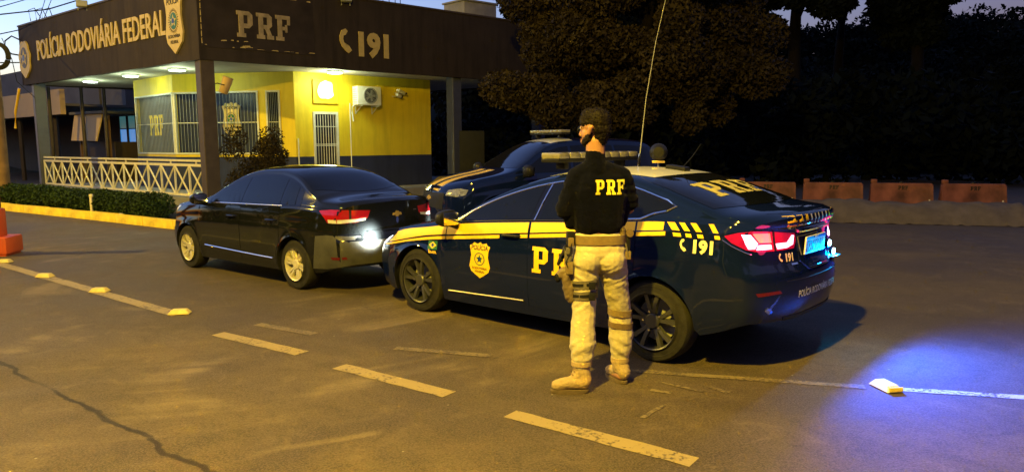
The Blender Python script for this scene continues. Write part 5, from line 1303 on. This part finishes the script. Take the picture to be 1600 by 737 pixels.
def grey_car(root):
    global c
    c = Car(root, GR)
    dz = doors(c, .88, -.12, -1.02, .28, M_BLKPAINT, M_BLKPAINT, .84)
    for si, sd in enumerate(('L', 'R')):
        dk = c.window_polys(.70, -1.42, -.05, .10, .004, .014, 24); c.patch('window_surround', dk, sd, .002, M_GLOSSBLK, grid=.07)
        c.patch('window', c.window_polys(.62, -.09, -.03, -.06, .02, .036), sd, .0045, M_TINT, grid=.07, rim=True)
        c.patch('window', c.window_polys(-.15, -.98, -.06, .02, .02, .036), sd, .0045, M_TINT, grid=.07, rim=True)
        c.patch('quarter_panel', c.window_polys(-1.03, -1.30, .02, .10, .02, .036, 8), sd, .0045, M_TINT, grid=.06)
        c.line('window_trim', [(.66, c.zbelt(.66)+.006), (0, c.zbelt(0)+.006), (-.6, c.zbelt(-.6)+.006), (-1.06, c.zbelt(-1.06)+.006)], sd, .008, M_CHROME, off=.005)
        c.line('sill_trim', [(.80, .39), (.2, .375), (-.5, .36), (-.86, .355)], sd, .010, M_CHROME, dz[si][0], off=.008)
    c.patch('windscreen', glassq(c, .92, .72, .08, .95), 'T', .003, M_TINT, grid=.09)
    c.patch('rear_window', glassq(c, -1.70, -1.52, -1.05, .93), 'T', .003, M_TINT, grid=.09)
    c.patch('bonnet', [[(1.02, 0), (.97, .45), (.88, .68), (1.3, .70), (1.8, .66), (1.98, .5), (2.04, 0), (1.98, -.5), (1.8, -.66), (1.3, -.70), (.88, -.68), (.97, -.45)]], 'T', .0035, M_BLKPAINT, grid=.09, rim=True)
    c.patch('boot_lid', [[(-.60, 1.06), (.60, 1.06), (.58, .90), (.52, .68), (-.52, .68), (-.58, .90)]], 'B', .0035, M_BLKPAINT, grid=.07, rim=True)
    for sg in (1, -1):
        a = pi-R(38)*sg; pu = lambda lx, ly, z: ((-sin(a)*lx+cos(a)*ly*sg), z)
        tl = c.patch('tail_lamp', [[pu(-1.86, .86, 1.0), pu(-2.02, .82, 1.015), pu(-2.15, .70, 1.015), pu(-2.23, .40, 1.0), pu(-2.225, .44, .91), pu(-2.20, .58, .865), pu(-2.10, .74, .855), pu(-1.99, .84, .86)]], a, .005, M_REDLENS, grid=.04, rim=True)
        c.patch('lamp_gap', [[pu(-2.165, .665, 1.015), pu(-2.178, .64, 1.015), pu(-2.178, .64, .85), pu(-2.165, .665, .85)]], a, .0065, M_INK, tl, grid=.04)
        c.patch('reverse_lens', [[pu(-1.995, .84, .90), pu(-2.12, .73, .90), pu(-2.20, .57, .905), pu(-2.225, .46, .915), pu(-2.22, .47, .885), pu(-2.19, .60, .87), pu(-2.10, .745, .858), pu(-2.0, .838, .862)]], a, .007, M_CLEARLENS, tl, grid=.04)
        a2 = R(42)*sg; pu2 = lambda lx, ly, z: ((-sin(a2)*lx+cos(a2)*ly*sg), z)
        c.patch('head_lamp', [[pu2(1.58, .83, .90), pu2(1.80, .78, .88), pu2(1.97, .62, .83), pu2(2.04, .46, .76), pu2(2.0, .6, .68), pu2(1.82, .78, .70), pu2(1.68, .82, .80)]], a2, .005, M_CLEARLENS, grid=.04, rim=True)
        c.patch('reflector', [[pu(-2.0, .82, .46), pu(-2.16, .72, .47), pu(-2.17, .71, .44), pu(-2.02, .81, .43)]], a, .006, mat('dim_red', (.16, .01, .012), .25), grid=.05)
        mirror(c, .72, .96*sg, 1.04, sg, M_BLKPAINT)
    c.patch('bumper', [[(-.655, .70), (.655, .70), (.655, .37), (-.655, .37)]], 'B', .0040, M_DUST_PALED, grid=.07)
    for sg in (1, -1):
        a = pi-R(50)*sg; pu = lambda lx, ly, z: ((-sin(a)*lx+cos(a)*ly*sg), z)
        c.patch('bumper_corner', [[pu(-1.76, .86, .70), pu(-1.95, .85, .72), pu(-2.12, .74, .71), pu(-2.205, .62, .70), pu(-2.21, .63, .37), pu(-2.12, .745, .35), pu(-1.95, .85, .31), pu(-1.70, .865, .30)]], a, .0030, M_DUST_PALED, grid=.06)
    c.line('boot_strip', [(-.44, .745), (.44, .745)], 'B', .014, M_BLKPAINT, off=.006)
    # bow tie emblem, tailgate badges
    bt_ = [(-.075, -.016), (-.028, -.016), (-.022, -.034), (.022, -.034), (.028, -.016), (.075, -.016), (.062, .016), (.028, .016), (.022, .034), (-.022, .034), (-.028, .016), (-.062, .016)]
    c.patch('boot_emblem', shift([bt_], 0.02, .93), 'B', .010, M_GOLD, grid=.05, rim=True)
    c.patch('model_badge', [rect(.30, .955, .36, .968)], 'B', .006, M_CHROME, grid=.05)
    for yy in (.02,): c.patch('boot_lock', [circ(yy, .855, .02, 10, .045)], 'B', .006, M_CHROME, grid=.05)
    c.patch('grille', [[(-.42, .74), (.42, .74), (.40, .50), (-.40, .50)]], 'F', .004, M_BLACK, grid=.08)
    P_, n_ = c.smooth_n(Vector((-5, 0, .55)), Vector((1, 0, 0)))
    boxo('number_plate', (P_.x-.012, -.06, .56), (.01, .40, .13), M_PLATE, root, .003)
    for x in (c.wb, -c.wb):
        for y in (.845, -.845): wheel(root, x, y, .312, .195, .205, M_ALLOY, 'petal')
    return c
gc = thing('dark_car', 'glossy black saloon car with shiny alloy wheels parked ahead of the patrol car', 'car', (-2.9994, 9.9301, 0), 2.4579, scale=.9486)
c_grey = grey_car(gc)

# ---------------- police pickup/suv
SV = dict(paint=M_PRFBLUE, wb=2.85, xf=2.36, xr=2.46, arch=.43, wr=.375,
 zt=[(2.36, .86), (2.33, .92), (2.2, .99), (1.8, 1.09), (1.3, 1.185), (1.1, 1.24), (.8, 1.40), (.5, 1.58), (.25, 1.70), (0, 1.755), (-.5, 1.785), (-1.2, 1.78), (-1.9, 1.74), (-2.2, 1.68), (-2.35, 1.45), (-2.46, 1.1)],
 ze=[(2.36, .82), (2.33, .88), (2.2, .95), (1.8, 1.05), (1.3, 1.13), (1.05, 1.18), (.8, 1.30), (.5, 1.48), (.25, 1.60), (0, 1.655), (-.5, 1.685), (-1.2, 1.68), (-1.9, 1.64), (-2.2, 1.57), (-2.35, 1.38), (-2.46, 1.05)],
 zb=[(2.36, .34), (1.9, .32), (0, .33), (-1.9, .34), (-2.46, .42)],
 belt=[(2.36, .78), (2.0, .96), (1.3, 1.09), (.9, 1.135), (-.5, 1.15), (-2.46, 1.0)],
 w=[(2.36, .86), (2.0, .915), (1.3, .94), (-1.5, .945), (-2.46, .86)],
 pf=[(.3, .08), (.5, 0), (.8, .02), (.95, .08)], pr=[(.3, .05), (.6, 0), (1.0, .04), (1.7, .2)], cf=.34, crr=.25, tumble=(.30, .30))
sv = thing('police_suv', 'dark blue police utility vehicle with white roof patch and striped bonnet behind the saloons', 'police car', (.62, 14.2, 0), R(-153))
c = Car(sv, SV); c_suv = c
dzs = doors(c, .98, -.10, -1.10, .42, M_PRFBLUE, M_BLACK, .98)
for sd in ('L', 'R'):
    c.patch('window', c.window_polys(.86, -.08, -.03, -.06, .02, .04), sd, .0045, M_TINT, grid=.1)
    c.patch('window', c.window_polys(-.14, -1.10, -.06, .02, .02, .04), sd, .0045, M_TINT, grid=.1)
    c.patch('window', c.window_polys(-1.16, -2.05, .02, .10, .02, .04), sd, .0045, M_TINT, grid=.1)
c.patch('windscreen', glassq(c, 1.10, .98, .30, .95), 'T', .003, M_TINT, grid=.1)
c.patch('roof_panel', [[(.20, -.58), (.20, .58), (-.28, .58), (-.28, -.58)]], 'T', .003, M_ROOFWH, grid=.1)
for y0, y1 in ((.10, .28), (-.28, -.10)): c.patch('yellow_stripe', [[(1.20, y0), (2.30, y0), (2.30, y1), (1.20, y1)]], 'T', .003, M_CARYEL, grid=.1)
for y0, y1 in ((.06, .078), (.30, .318), (-.078, -.06), (-.318, -.30)): c.patch('pale_stripe', [[(1.20, y0), (2.30, y0), (2.30, y1), (1.20, y1)]], 'T', .003, M_VINYLWH, grid=.1)
for sd in (1, -1):
    a2 = R(35)*sd; pu2 = lambda lx, ly, z: ((-sin(a2)*lx+cos(a2)*ly*sd), z)
    c.patch('head_lamp', [[pu2(2.02, .89, .90), pu2(2.16, .80, .92), pu2(2.27, .60, .89), pu2(2.29, .56, .80), pu2(2.18, .78, .78), pu2(2.06, .88, .81)]], a2, .005, M_HEADLENS, grid=.05, rim=True)
    mirror(c, .90, 1.06*sd, 1.20, sd, M_BLACK, (.14, .26, .22))
c.patch('grille', [[(-.50, .84), (.50, .84), (.48, .55), (-.48, .62)]], 'F', .004, M_BLACK, grid=.08)
c.patch('grille_emblem', shift([[(x*1.2, y*1.2) for x, y in [(-.075, -.016), (-.028, -.016), (-.022, -.034), (.022, -.034), (.028, -.016), (.075, -.016), (.062, .016), (.028, .016), (.022, .034), (-.022, .034), (-.028, .016), (-.062, .016)]]], 0, .74), 'F', .012, M_GOLD, grid=.05, rim=True)
light_bar(sv, -.12, 1.86, 1.2)
o = latheo('search_lamp', [(.001, -.06), (.05, -.055), (.075, -.02), (.085, .03), (.078, .035), (.001, .02)], M_BLACK, sv, 20, 'y', (-.55, .45, 1.93)); latheo('lamp_stem', [(.012, -.19), (.012, -.08)], M_CHROME, o, 8)
for x in (c.wb, -c.wb):
    for y in (.92, -.92): wheel(sv, x, y, .375, .25, .235, M_ALLOY_D, 'ten')
# ------------------------------------------------------------ the officer
def cap_hull(bm, p0, r0, p1=None, r1=None, s=(1, 1, 1), seg=14):
    """tapered capsule (hull of two balls), s squashes the balls"""
    t = bmesh.new()
    for p, r in ((p0, r0), (p1 if p1 is not None else p0, r1 if r1 is not None else r0)):
        bmesh.ops.create_uvsphere(t, u_segments=seg, v_segments=9, radius=1, matrix=Matrix.Translation(p) @ Matrix.Diagonal((r*s[0], r*s[1], r*s[2], 1)))
        if p1 is None: break
    if p1 is not None:
        r = bmesh.ops.convex_hull(t, input=t.verts[:]); bmesh.ops.delete(t, geom=[g_ for g_ in set(r['geom_interior']) | set(r['geom_unused']) if isinstance(g_, bmesh.types.BMVert)], context='VERTS')
    mp = {v: bm.verts.new(v.co) for v in t.verts}
    for f in t.faces:
        try: bm.faces.new([mp[v] for v in f.verts])
        except ValueError: pass
    t.free()
def organic(name, caps, vox, m, parent, smooth_it=3, disp=None, factor=.6):
    bm = bmesh.new()
    for c_ in caps: cap_hull(bm, *c_)
    me = bpy.data.meshes.new(name); bm.to_mesh(me); bm.free()
    o = bpy.data.objects.new('tmp', me); COL.objects.link(o)
    r = o.modifiers.new('r', 'REMESH'); r.mode = 'VOXEL'; r.voxel_size = vox
    sm_ = o.modifiers.new('s', 'SMOOTH'); sm_.iterations = smooth_it; sm_.factor = factor
    me2 = bpy.data.meshes.new_from_object(o.evaluated_get(bpy.context.evaluated_depsgraph_get())); bpy.data.objects.remove(o)
    if disp:
        me2.update(); ns = [v.normal.copy() for v in me2.vertices]
        for v, n in zip(me2.vertices, ns): v.co = v.co+n*disp(v.co)
    me2.name = name; me2.materials.clear(); me2.materials.append(m)
    me2.polygons.foreach_set('use_smooth', [True]*len(me2.polygons)); me2.update()
    return new_obj(name, me2, parent)
def bvh_of(o):
    bm = bmesh.new(); bm.from_mesh(o.data); b = BVHTree.FromBMesh(bm); bm.free(); return b
per = thing('person', 'officer in black jacket and khaki trousers standing back to the viewer by the patrol car', 'person', (.60, 5.0, 0))
V = Vector
hf = V((-.86, .51, 0)); hl = V((-.51, -.86, 0)); H0 = V((-.035, .0, 1.785))
def hp(f, l, z): return H0+hf*f+hl*l+V((0, 0, z))
body = [(hp(-.010, 0, .025), .076, hp(.018, 0, .025), .076), (hp(.03, 0, -.03), .070, hp(.045, 0, -.075), .048), (hp(.055, .0, -.085), .040),
        (hp(.088, 0, .0), .020, hp(.108, 0, -.035), .016), (hp(.09, 0, -.08), .022), (hp(.08, .028, .01), .022), (hp(.08, -.028, .01), .022),
        (V((-.035, .005, 1.54)), .070, V((-.035, .0, 1.70)), .064),
        (V((-.03, .02, 1.50)), .07, V((-.15, -.0, 1.46)), .045), (V((-.03, .02, 1.50)), .07, V((.14, .05, 1.46)), .045),
        (V((-.02, .02, 1.36)), .085, V((-.02, .01, 1.05)), .080), (V((-.02, .01, 1.05)), .080, V((-.01, 0, .93)), .085),
        (V((-.09, 0, .88)), .075, V((-.11, -.05, .56)), .052), (V((-.11, -.05, .56)), .052, V((-.125, -.08, .10)), .040), (V((-.12, -.10, .06)), .036, V((-.27, -.12, .04)), .028),
        (V((.09, .03, .88)), .075, V((.15, .09, .54)), .052), (V((.15, .09, .54)), .052, V((.165, .09, .10)), .040), (V((.17, .07, .06)), .036, V((.11, .24, .04)), .028),
        (V((-.17, 0, 1.45)), .045, V((-.235, .01, 1.22)), .036), (V((-.235, .01, 1.22)), .036, V((-.13, .22, 1.17)), .026),
        (V((.16, .05, 1.45)), .045, V((.215, .11, 1.24)), .036), (V((.215, .11, 1.24)), .036, V((.07, .28, 1.17)), .026)]
for (w0, d_, sd) in ((V((-.13, .22, 1.17)), V((.80, .55, -.05)).normalized(), 1), (V((.07, .28, 1.17)), V((-.85, .1, -.1)).normalized(), -1)):
    sidev = d_.cross(V((0, 0, 1))).normalized(); upv = V((0, 0, 1))
    pm_ = w0+d_*.055
    body.append((w0, .024, pm_, .030)); 
    for k, (ln, off_) in enumerate(((.070, .030), (.078, .010), (.074, -.010), (.060, -.029))):
        b_ = pm_+upv*off_+d_*.025; m_ = b_+d_*ln*.5; e_ = m_+(d_*.5+sidev*sd*.7)*ln*.5
        body.append((b_, .0095, m_, .0088)); body.append((m_, .0088, e_, .0075))
    tb = pm_+upv*.026-d_*.015; body.append((tb, .012, tb+(d_*.7+upv*.6)*.03, .010)); body.append((tb+(d_*.7+upv*.6)*.03, .010, tb+(d_*.95+upv*.5)*.052, .008))
# ears
for s_ in (1, -1): body.append((hp(-.002, .090*s_, .008), .019, hp(.008, .086*s_, -.028), .013))
bod = organic('body', body, .0065, M_SKIN, per, 2)
# eyes, brows
for s_ in (1, -1):
    bm = bmesh.new(); bmesh.ops.create_uvsphere(bm, u_segments=10, v_segments=8, radius=.011, matrix=Matrix.Translation(hp(.092, .031*s_, .008))); bm_obj('eye', bm, M_WHITE, bod, True)
bm = bmesh.new(); cap_hull(bm, hp(.102, .018, -.068), .005, hp(.102, -.018, -.068), .005); bm_obj('lips', bm, mat('lips', (.30, .09, .07), .5), bod, True)
# beard and hair
def curl(co, a=.012, s=34): return a*noise.noise(co*s)+a*.6*noise.noise(co*s*2.1)
organic('beard', [(hp(.052, 0, -.085), .046), (hp(.012, .058, -.035), .020, hp(.030, .050, -.06), .026), (hp(.030, .040, -.062), .036, hp(.06, .015, -.085), .034), (hp(.030, -.040, -.062), .036, hp(.06, -.015, -.085), .034)], .0045, M_HAIR, bod, 2, lambda c_: curl(c_, .004, 80))
hair = organic('hair', [(hp(-.020, 0, .052), .085, hp(.03, 0, .058), .080), (hp(-.040, 0, .0), .068, hp(-.034, 0, -.05), .054), (hp(.052, 0, .086), .050), (hp(-.016, .040, .050), .049), (hp(-.016, -.040, .050), .049), (hp(-.042, .032, .0), .045), (hp(-.042, -.032, .0), .045), (hp(-.030, 0, -.055), .052, hp(-.032, 0, -.080), .044)], .005, M_HAIR, bod, 1, lambda c_: curl(c_, .005, 42)+.004*noise.noise(c_*110))
bm = bmesh.new(); q = random.Random(3); hv = hair.data.vertices; hn = len(hv)
for k in range(1800):
    v = hv[q.randrange(hn)]; n = v.normal; p = v.co.copy(); a, b = basis(n); t_ = (a*q.uniform(-1, 1)+b*q.uniform(-1, 1)).normalized(); L_ = q.uniform(.008, .018); w_ = t_.cross(n)*.0012
    P_ = [p, p+n*L_*.5+t_*L_*.2, p+n*L_*.65+t_*L_*.8]; vs = [(bm.verts.new(x-w_), bm.verts.new(x+w_)) for x in P_[:2]]; tip = bm.verts.new(P_[2])
    bm.faces.new((vs[0][0], vs[0][1], vs[1][1], vs[1][0])); bm.faces.new((vs[1][0], vs[1][1], tip))
o = bm_obj('hair_curls', bm, M_HAIR, hair, recalc=False)
tag(o, kind='stuff')
# jacket
def jf(c_):
    w = .5+.5*noise.noise(c_*3)
    f = .004*noise.noise(V((c_.x*9, c_.y*9, c_.z*17)))+.003*noise.noise(c_*26)
    arm = max(0, min(1, (abs(c_.x+.02)-.15)/.05)); f += arm*.007*noise.noise(V((c_.x*8+4, c_.y*8, c_.z*34)))
    low = max(0, min(1, (1.22-c_.z)/.12)); f += low*.008*noise.noise(V((c_.x*14, c_.y*14+3, c_.z*26)))
    return f
jk = organic('jacket', [
    (V((-.075, .01, 1.40)), .13, V((.055, .035, 1.40)), .13, (1, .95, 1.05)), (V((-.09, .0, 1.36)), .125, V((-.075, -.005, 1.16)), .112, (1, .95, 1)), (V((.06, .02, 1.36)), .125, V((.055, .01, 1.16)), .108, (1, .95, 1)),
    (V((-.08, 0, 1.15)), .110, V((.05, .01, 1.14)), .108, (1, .95, .70)),
    (V((-.035, .0, 1.50)), .085, V((-.035, .0, 1.575)), .072), (V((-.05, .01, 1.52)), .075, V((-.155, .0, 1.465)), .070), (V((-.02, .02, 1.52)), .075, V((.140, .045, 1.465)), .070),
    (V((-.160, .0, 1.455)), .075, V((-.238, -.01, 1.245)), .064), (V((-.238, -.01, 1.245)), .066, V((-.15, .18, 1.165)), .048), (V((-.20, -.0, 1.30)), .068, V((-.19, .02, 1.16)), .055),
    (V((.150, .05, 1.455)), .076, V((.215, .10, 1.29)), .063), (V((.215, .10, 1.29)), .064, V((.08, .26, 1.165)), .050), (V((.165, .08, 1.36)), .068, V((.14, .08, 1.18)), .068)], .008, M_JACKET, per, 3, jf)
organic('collar', [(V((-.037, -.002, 1.585)), .070, V((-.037, .0, 1.625)), .066)], .006, M_JACKET, jk, 3, lambda c_: .002*noise.noise(c_*30))
# trousers
def tf(c_):
    z = c_.z; f = .005*noise.noise(V((c_.x*10, c_.y*10, z*16)))+.0025*noise.noise(c_*30)
    knee = math.exp(-((z-.60)/.16)**2); cuff = math.exp(-((z-.27)/.09)**2); cr_ = math.exp(-((z-.80)/.08)**2)
    s_ = 1 if c_.x > 0 else -1
    f += (knee*.006+cuff*.012)*noise.noise(V((c_.x*9, c_.y*9, z*25+c_.x*16*s_+c_.y*8)))
    f += cr_*.010*noise.noise(V((c_.x*8+z*10*s_, c_.y*8, (z-c_.x*s_*.55)*36)))
    return f
tr = organic('trousers', [
    (V((-.085, .0, 1.045)), .100, V((.065, .01, 1.045)), .100, (1, .95, .62)), (V((-.085, -.01, .96)), .112, V((.070, .0, .96)), .112, (1, .98, 1)), (V((-.09, -.045, .90)), .100), (V((.075, -.035, .90)), .100),
    (V((-.10, -.005, .89)), .108, V((-.108, -.03, .70)), .090), (V((-.108, -.03, .70)), .090, V((-.112, -.055, .54)), .080), (V((-.112, -.055, .54)), .080, V((-.122, -.085, .33)), .090), (V((-.122, -.085, .33)), .092, V((-.130, -.095, .25)), .074), (V((-.130, -.095, .25)), .068, V((-.133, -.10, .20)), .062),
    (V((.085, .01, .89)), .106, V((.120, .05, .70)), .088), (V((.120, .05, .70)), .088, V((.155, .095, .54)), .080), (V((.155, .095, .54)), .079, V((.168, .10, .32)), .088), (V((.168, .10, .32)), .088, V((.165, .10, .23)), .072), (V((.165, .10, .23)), .066, V((.160, .10, .16)), .060)],
    .007, M_KHAKI, per, 2, tf)
tb_ = bvh_of(tr)
def wrap(name, ctr, z0, z1, m, parent, off=.006, tilt=0, rmax=.35, n=40, a0=0, a1=2*pi, bvh=None, th=.004):
    bvh = bvh or tb_; bm = bmesh.new(); rows = []; full = abs(a1-a0-2*pi) < 1e-3
    for i in range(n+(0 if full else 1)):
        a = a0+(a1-a0)*i/n; d = V((cos(a), sin(a), 0)); row = []
        for z in (z0, (z0+z1)/2, z1):
            zz = z+tilt*cos(a); h = bvh.ray_cast(V((ctr[0], ctr[1], zz)), d)     # from inside out
            r_ = .1
            if h[0] is not None and h[3] < rmax: r_ = h[3]
            row.append(r_)
        r_ = max(row)+off
        rows.append([bm.verts.new(V((ctr[0], ctr[1], z+tilt*cos(a)))+d*(r_+e)) for z, e in ((z0, -off*1.3), (z0, 0), (z1, 0), (z1, -off*1.3))])
    k = len(rows)
    for i in range(k if full else k-1):
        for j in range(3): bm.faces.new((rows[i][j], rows[(i+1) % k][j], rows[(i+1) % k][j+1], rows[i][j+1]))
    return bm_obj(name, bm, m, parent, 50)
belt = wrap('duty_belt', (-.01, .0), 1.015, 1.075, M_BELT, per, .014)
wrap('belt_stitch', (-.01, .0), 1.042, 1.050, M_STRAP_BR, belt, .017)
# left thigh straps
for z in (.745, .672): 
    s_ = wrap('thigh_strap', (-.105, -.035), z-.028, z+.028, M_STRAP, per, .006, .006, .2); wrap('strap_edge', (-.105, -.035), z-.010, z+.010, M_BLACK, s_, .009, .006, .2)
    bm = bmesh.new(); box(bm, (-.065, -.142, z), (.045, .018, .052), None, .005); bm_obj('buckle', bm, M_BLACK, s_, True)
wrap('knee_strap', (.152, .09), .492, .535, M_BELT, per, .005, -.008, .2); wrap('knee_strap', (.158, .095), .405, .445, M_STRAP_BR, per, .005, -.006, .2)
# holster hung at the left thigh
hs = organic('holster', [(V((-.235, -.05, .80)), .045, V((-.222, -.055, .66)), .030, (.75, 1.15, 1)), (V((-.25, -.06, .83)), .034, V((-.285, -.06, .80)), .026), (V((-.215, -.05, .72)), .045, V((-.20, -.055, .64)), .030)], .006, M_HOLSTER, per, 2, lambda c_: .003*noise.noise(c_*45))
bm = bmesh.new(); cap_hull(bm, V((-.300, -.075, .80)), .017, V((-.290, -.075, .775)), .017); bm_obj('muzzle_ring', bm, M_BLACK, hs, True)
bm = bmesh.new(); box(bm, (-.215, -.09, .86), (.055, .035, .085), None, .008); bm_obj('holster_hanger', bm, M_BELT, hs, True)
bm = bmesh.new(); box(bm, (-.222, -.07, .935), (.05, .03, .12), None, .006); bm_obj('drop_strap', bm, M_STRAP, hs, True)
bm = bmesh.new(); cap_hull(bm, V((-.235, -.06, .985)), .028, V((-.262, -.05, .93)), .020, (.7, 1, 1)); cap_hull(bm, V((-.262, -.05, .93)), .018, V((-.285, -.045, .88)), .012); bm_obj('pistol_grip', bm, M_BLACK, hs, True)
for (x, y, z, sx_, sy_, sz_, m_) in ((-.205, -.065, 1.06, .055, .05, .085, M_BLACK), (-.205, -.10, 1.035, .038, .03, .06, M_BELT), (-.215, -.085, .975, .045, .035, .045, M_STRAP)):
    bm = bmesh.new(); box(bm, (x, y, z), (sx_, sy_, sz_), Matrix.Rotation(.2, 3, 'Z'), .008); bm_obj('belt_pouch', bm, m_, belt, True)
tubeo('lanyard', [(-.20, -.11, 1.03), (-.215, -.125, .95), (-.24, -.11, .90), (-.215, -.10, .84)], .005, M_BLACK, belt, 6)
# right hip gear
bm = bmesh.new(); cap_hull(bm, V((.150, -.02, 1.10)), .030, V((.158, -.02, 1.00)), .026, (.8, .9, 1)); bm_obj('belt_pouch', bm, M_HOLSTER, belt, True)
bm = bmesh.new(); lathe(bm, [(.001, -.02), (.026, -.018), (.026, .018), (.001, .02)], 16, 'y', Matrix.Translation((.200, -.02, 1.085))); bm_obj('handcuff_case', bm, M_STRAP_BR, belt, True)
bm = bmesh.new(); box(bm, (.188, .0, 1.00), (.035, .05, .13), None, .008); bm_obj('radio', bm, M_BLACK, belt, True)
bm = bmesh.new(); box(bm, (.185, -.03, .935), (.045, .035, .055), None, .006); bm_obj('belt_pouch', bm, M_BELT, belt, True)
tubeo('hanging_strap', [(.170, -.04, 1.02), (.178, -.05, .98), (.19, -.045, .93)], .006, M_STRAP, belt, 6)
# boots
def boot(parent, ank, heel, toe, zt0):
    d = (toe-heel); d.z = 0; d.normalize(); s_ = V((-d.y, d.x, 0))
    b = organic('boot', [(V((ank.x, ank.y, zt0)), .058, V((heel.x, heel.y, .085))+d*.035, .050), (heel+d*.035+V((0, 0, .035)), .042, heel+d*.10+V((0, 0, .040)), .046), (heel+d*.10+V((0, 0, .042)), .046, toe-d*.045+V((0, 0, .018)), .038), (V((ank.x, ank.y, zt0-.04)), .052, heel+d*.10+V((0, 0, .06)), .038)], .0055, M_BOOT, parent, 2, lambda c_: .0018*noise.noise(c_*60)+.0025*noise.noise(V((c_.x*12, c_.y*12, c_.z*60))))
    bm = bmesh.new(); n = 26; out = []
    for i in range(n):
        a = 2*pi*i/n; t = (cos(a)+1)/2; L_ = (toe-heel).length; w_ = (.040+.010*sin(pi*min(1, t*1.1)))*abs(sin(a))**.75*(1 if sin(a) >= 0 else -1); p = heel+d*(L_*t)+s_*w_; out.append((p.x, p.y))
    prism(bm, out, .001, .028, Matrix()); bmesh.ops.bevel(bm, geom=[e for e in bm.edges if abs(e.verts[0].co.z-e.verts[1].co.z) < 1e-4], offset=.005, segments=1, affect='EDGES')
    bm_obj('sole', bm, M_SOLE, b, True)
    bb_ = bvh_of(b)
    for k in range(5):
        z = .10+k*.025; p = heel+d*(.115-.012*k); bm = bmesh.new(); tube(bm, [p-s_*.03+V((0, 0, z-.005)), p+d*.012+V((0, 0, z+.003)), p+s_*.03+V((0, 0, z-.005))], .0035, 5); bm_obj('lace', bm, M_BELT, b)
    wrap('boot_collar', (ank.x, ank.y), zt0+.005, zt0+.035, M_BOOT, b, .004, 0, .12, 24, bvh=tb_)
    return b
boot(per, V((-.133, -.10, .2)), V((-.075, -.118, .035)), V((-.345, -.118, .035)), .185)
boot(per, V((.160, .10, .16)), V((.200, .035, .035)), V((.095, .265, .035)), .150)
# back lettering, each letter pressed onto the jacket
jb = bvh_of(jk)
def on_cloth(name, polys, cx, cz, m, parent, off=.004, dirv=V((.0, 1, 0)), y0=-.6):
    bm = bmesh.new()
    for p in polys: bm.faces.new([bm.verts.new((x, y, 0)) for x, y in p])
    bmesh.ops.remove_doubles(bm, verts=bm.verts[:], dist=1e-5); bmesh.ops.triangulate(bm, faces=bm.faces[:])
    X = [v.co.x for v in bm.verts]; Y = [v.co.y for v in bm.verts]
    for ax, (lo, hi) in enumerate(((min(X), max(X)), (min(Y), max(Y)))):
        k = int((hi-lo)/.012)
        for i in range(1, k+1):
            c_ = lo+(hi-lo)*i/(k+1); bmesh.ops.bisect_plane(bm, geom=bm.verts[:]+bm.edges[:]+bm.faces[:], plane_co=(c_, 0, 0) if ax == 0 else (0, c_, 0), plane_no=(1, 0, 0) if ax == 0 else (0, 1, 0), dist=1e-6)
    for v in bm.verts:
        h = jb.ray_cast(V((cx+v.co.x, y0, cz+v.co.y)), dirv); p = h[0] if h[0] is not None else V((cx+v.co.x, -.15, cz+v.co.y)); v.co = p-dirv*off
    bmesh.ops.recalc_face_normals(bm, faces=bm.faces[:])
    return bm_obj(name, bm, m, parent, 'all', recalc=False)
on_cloth('back_lettering', slab_polys('PRF', .098, .74), .058, 1.352, M_PATCHY, jk)
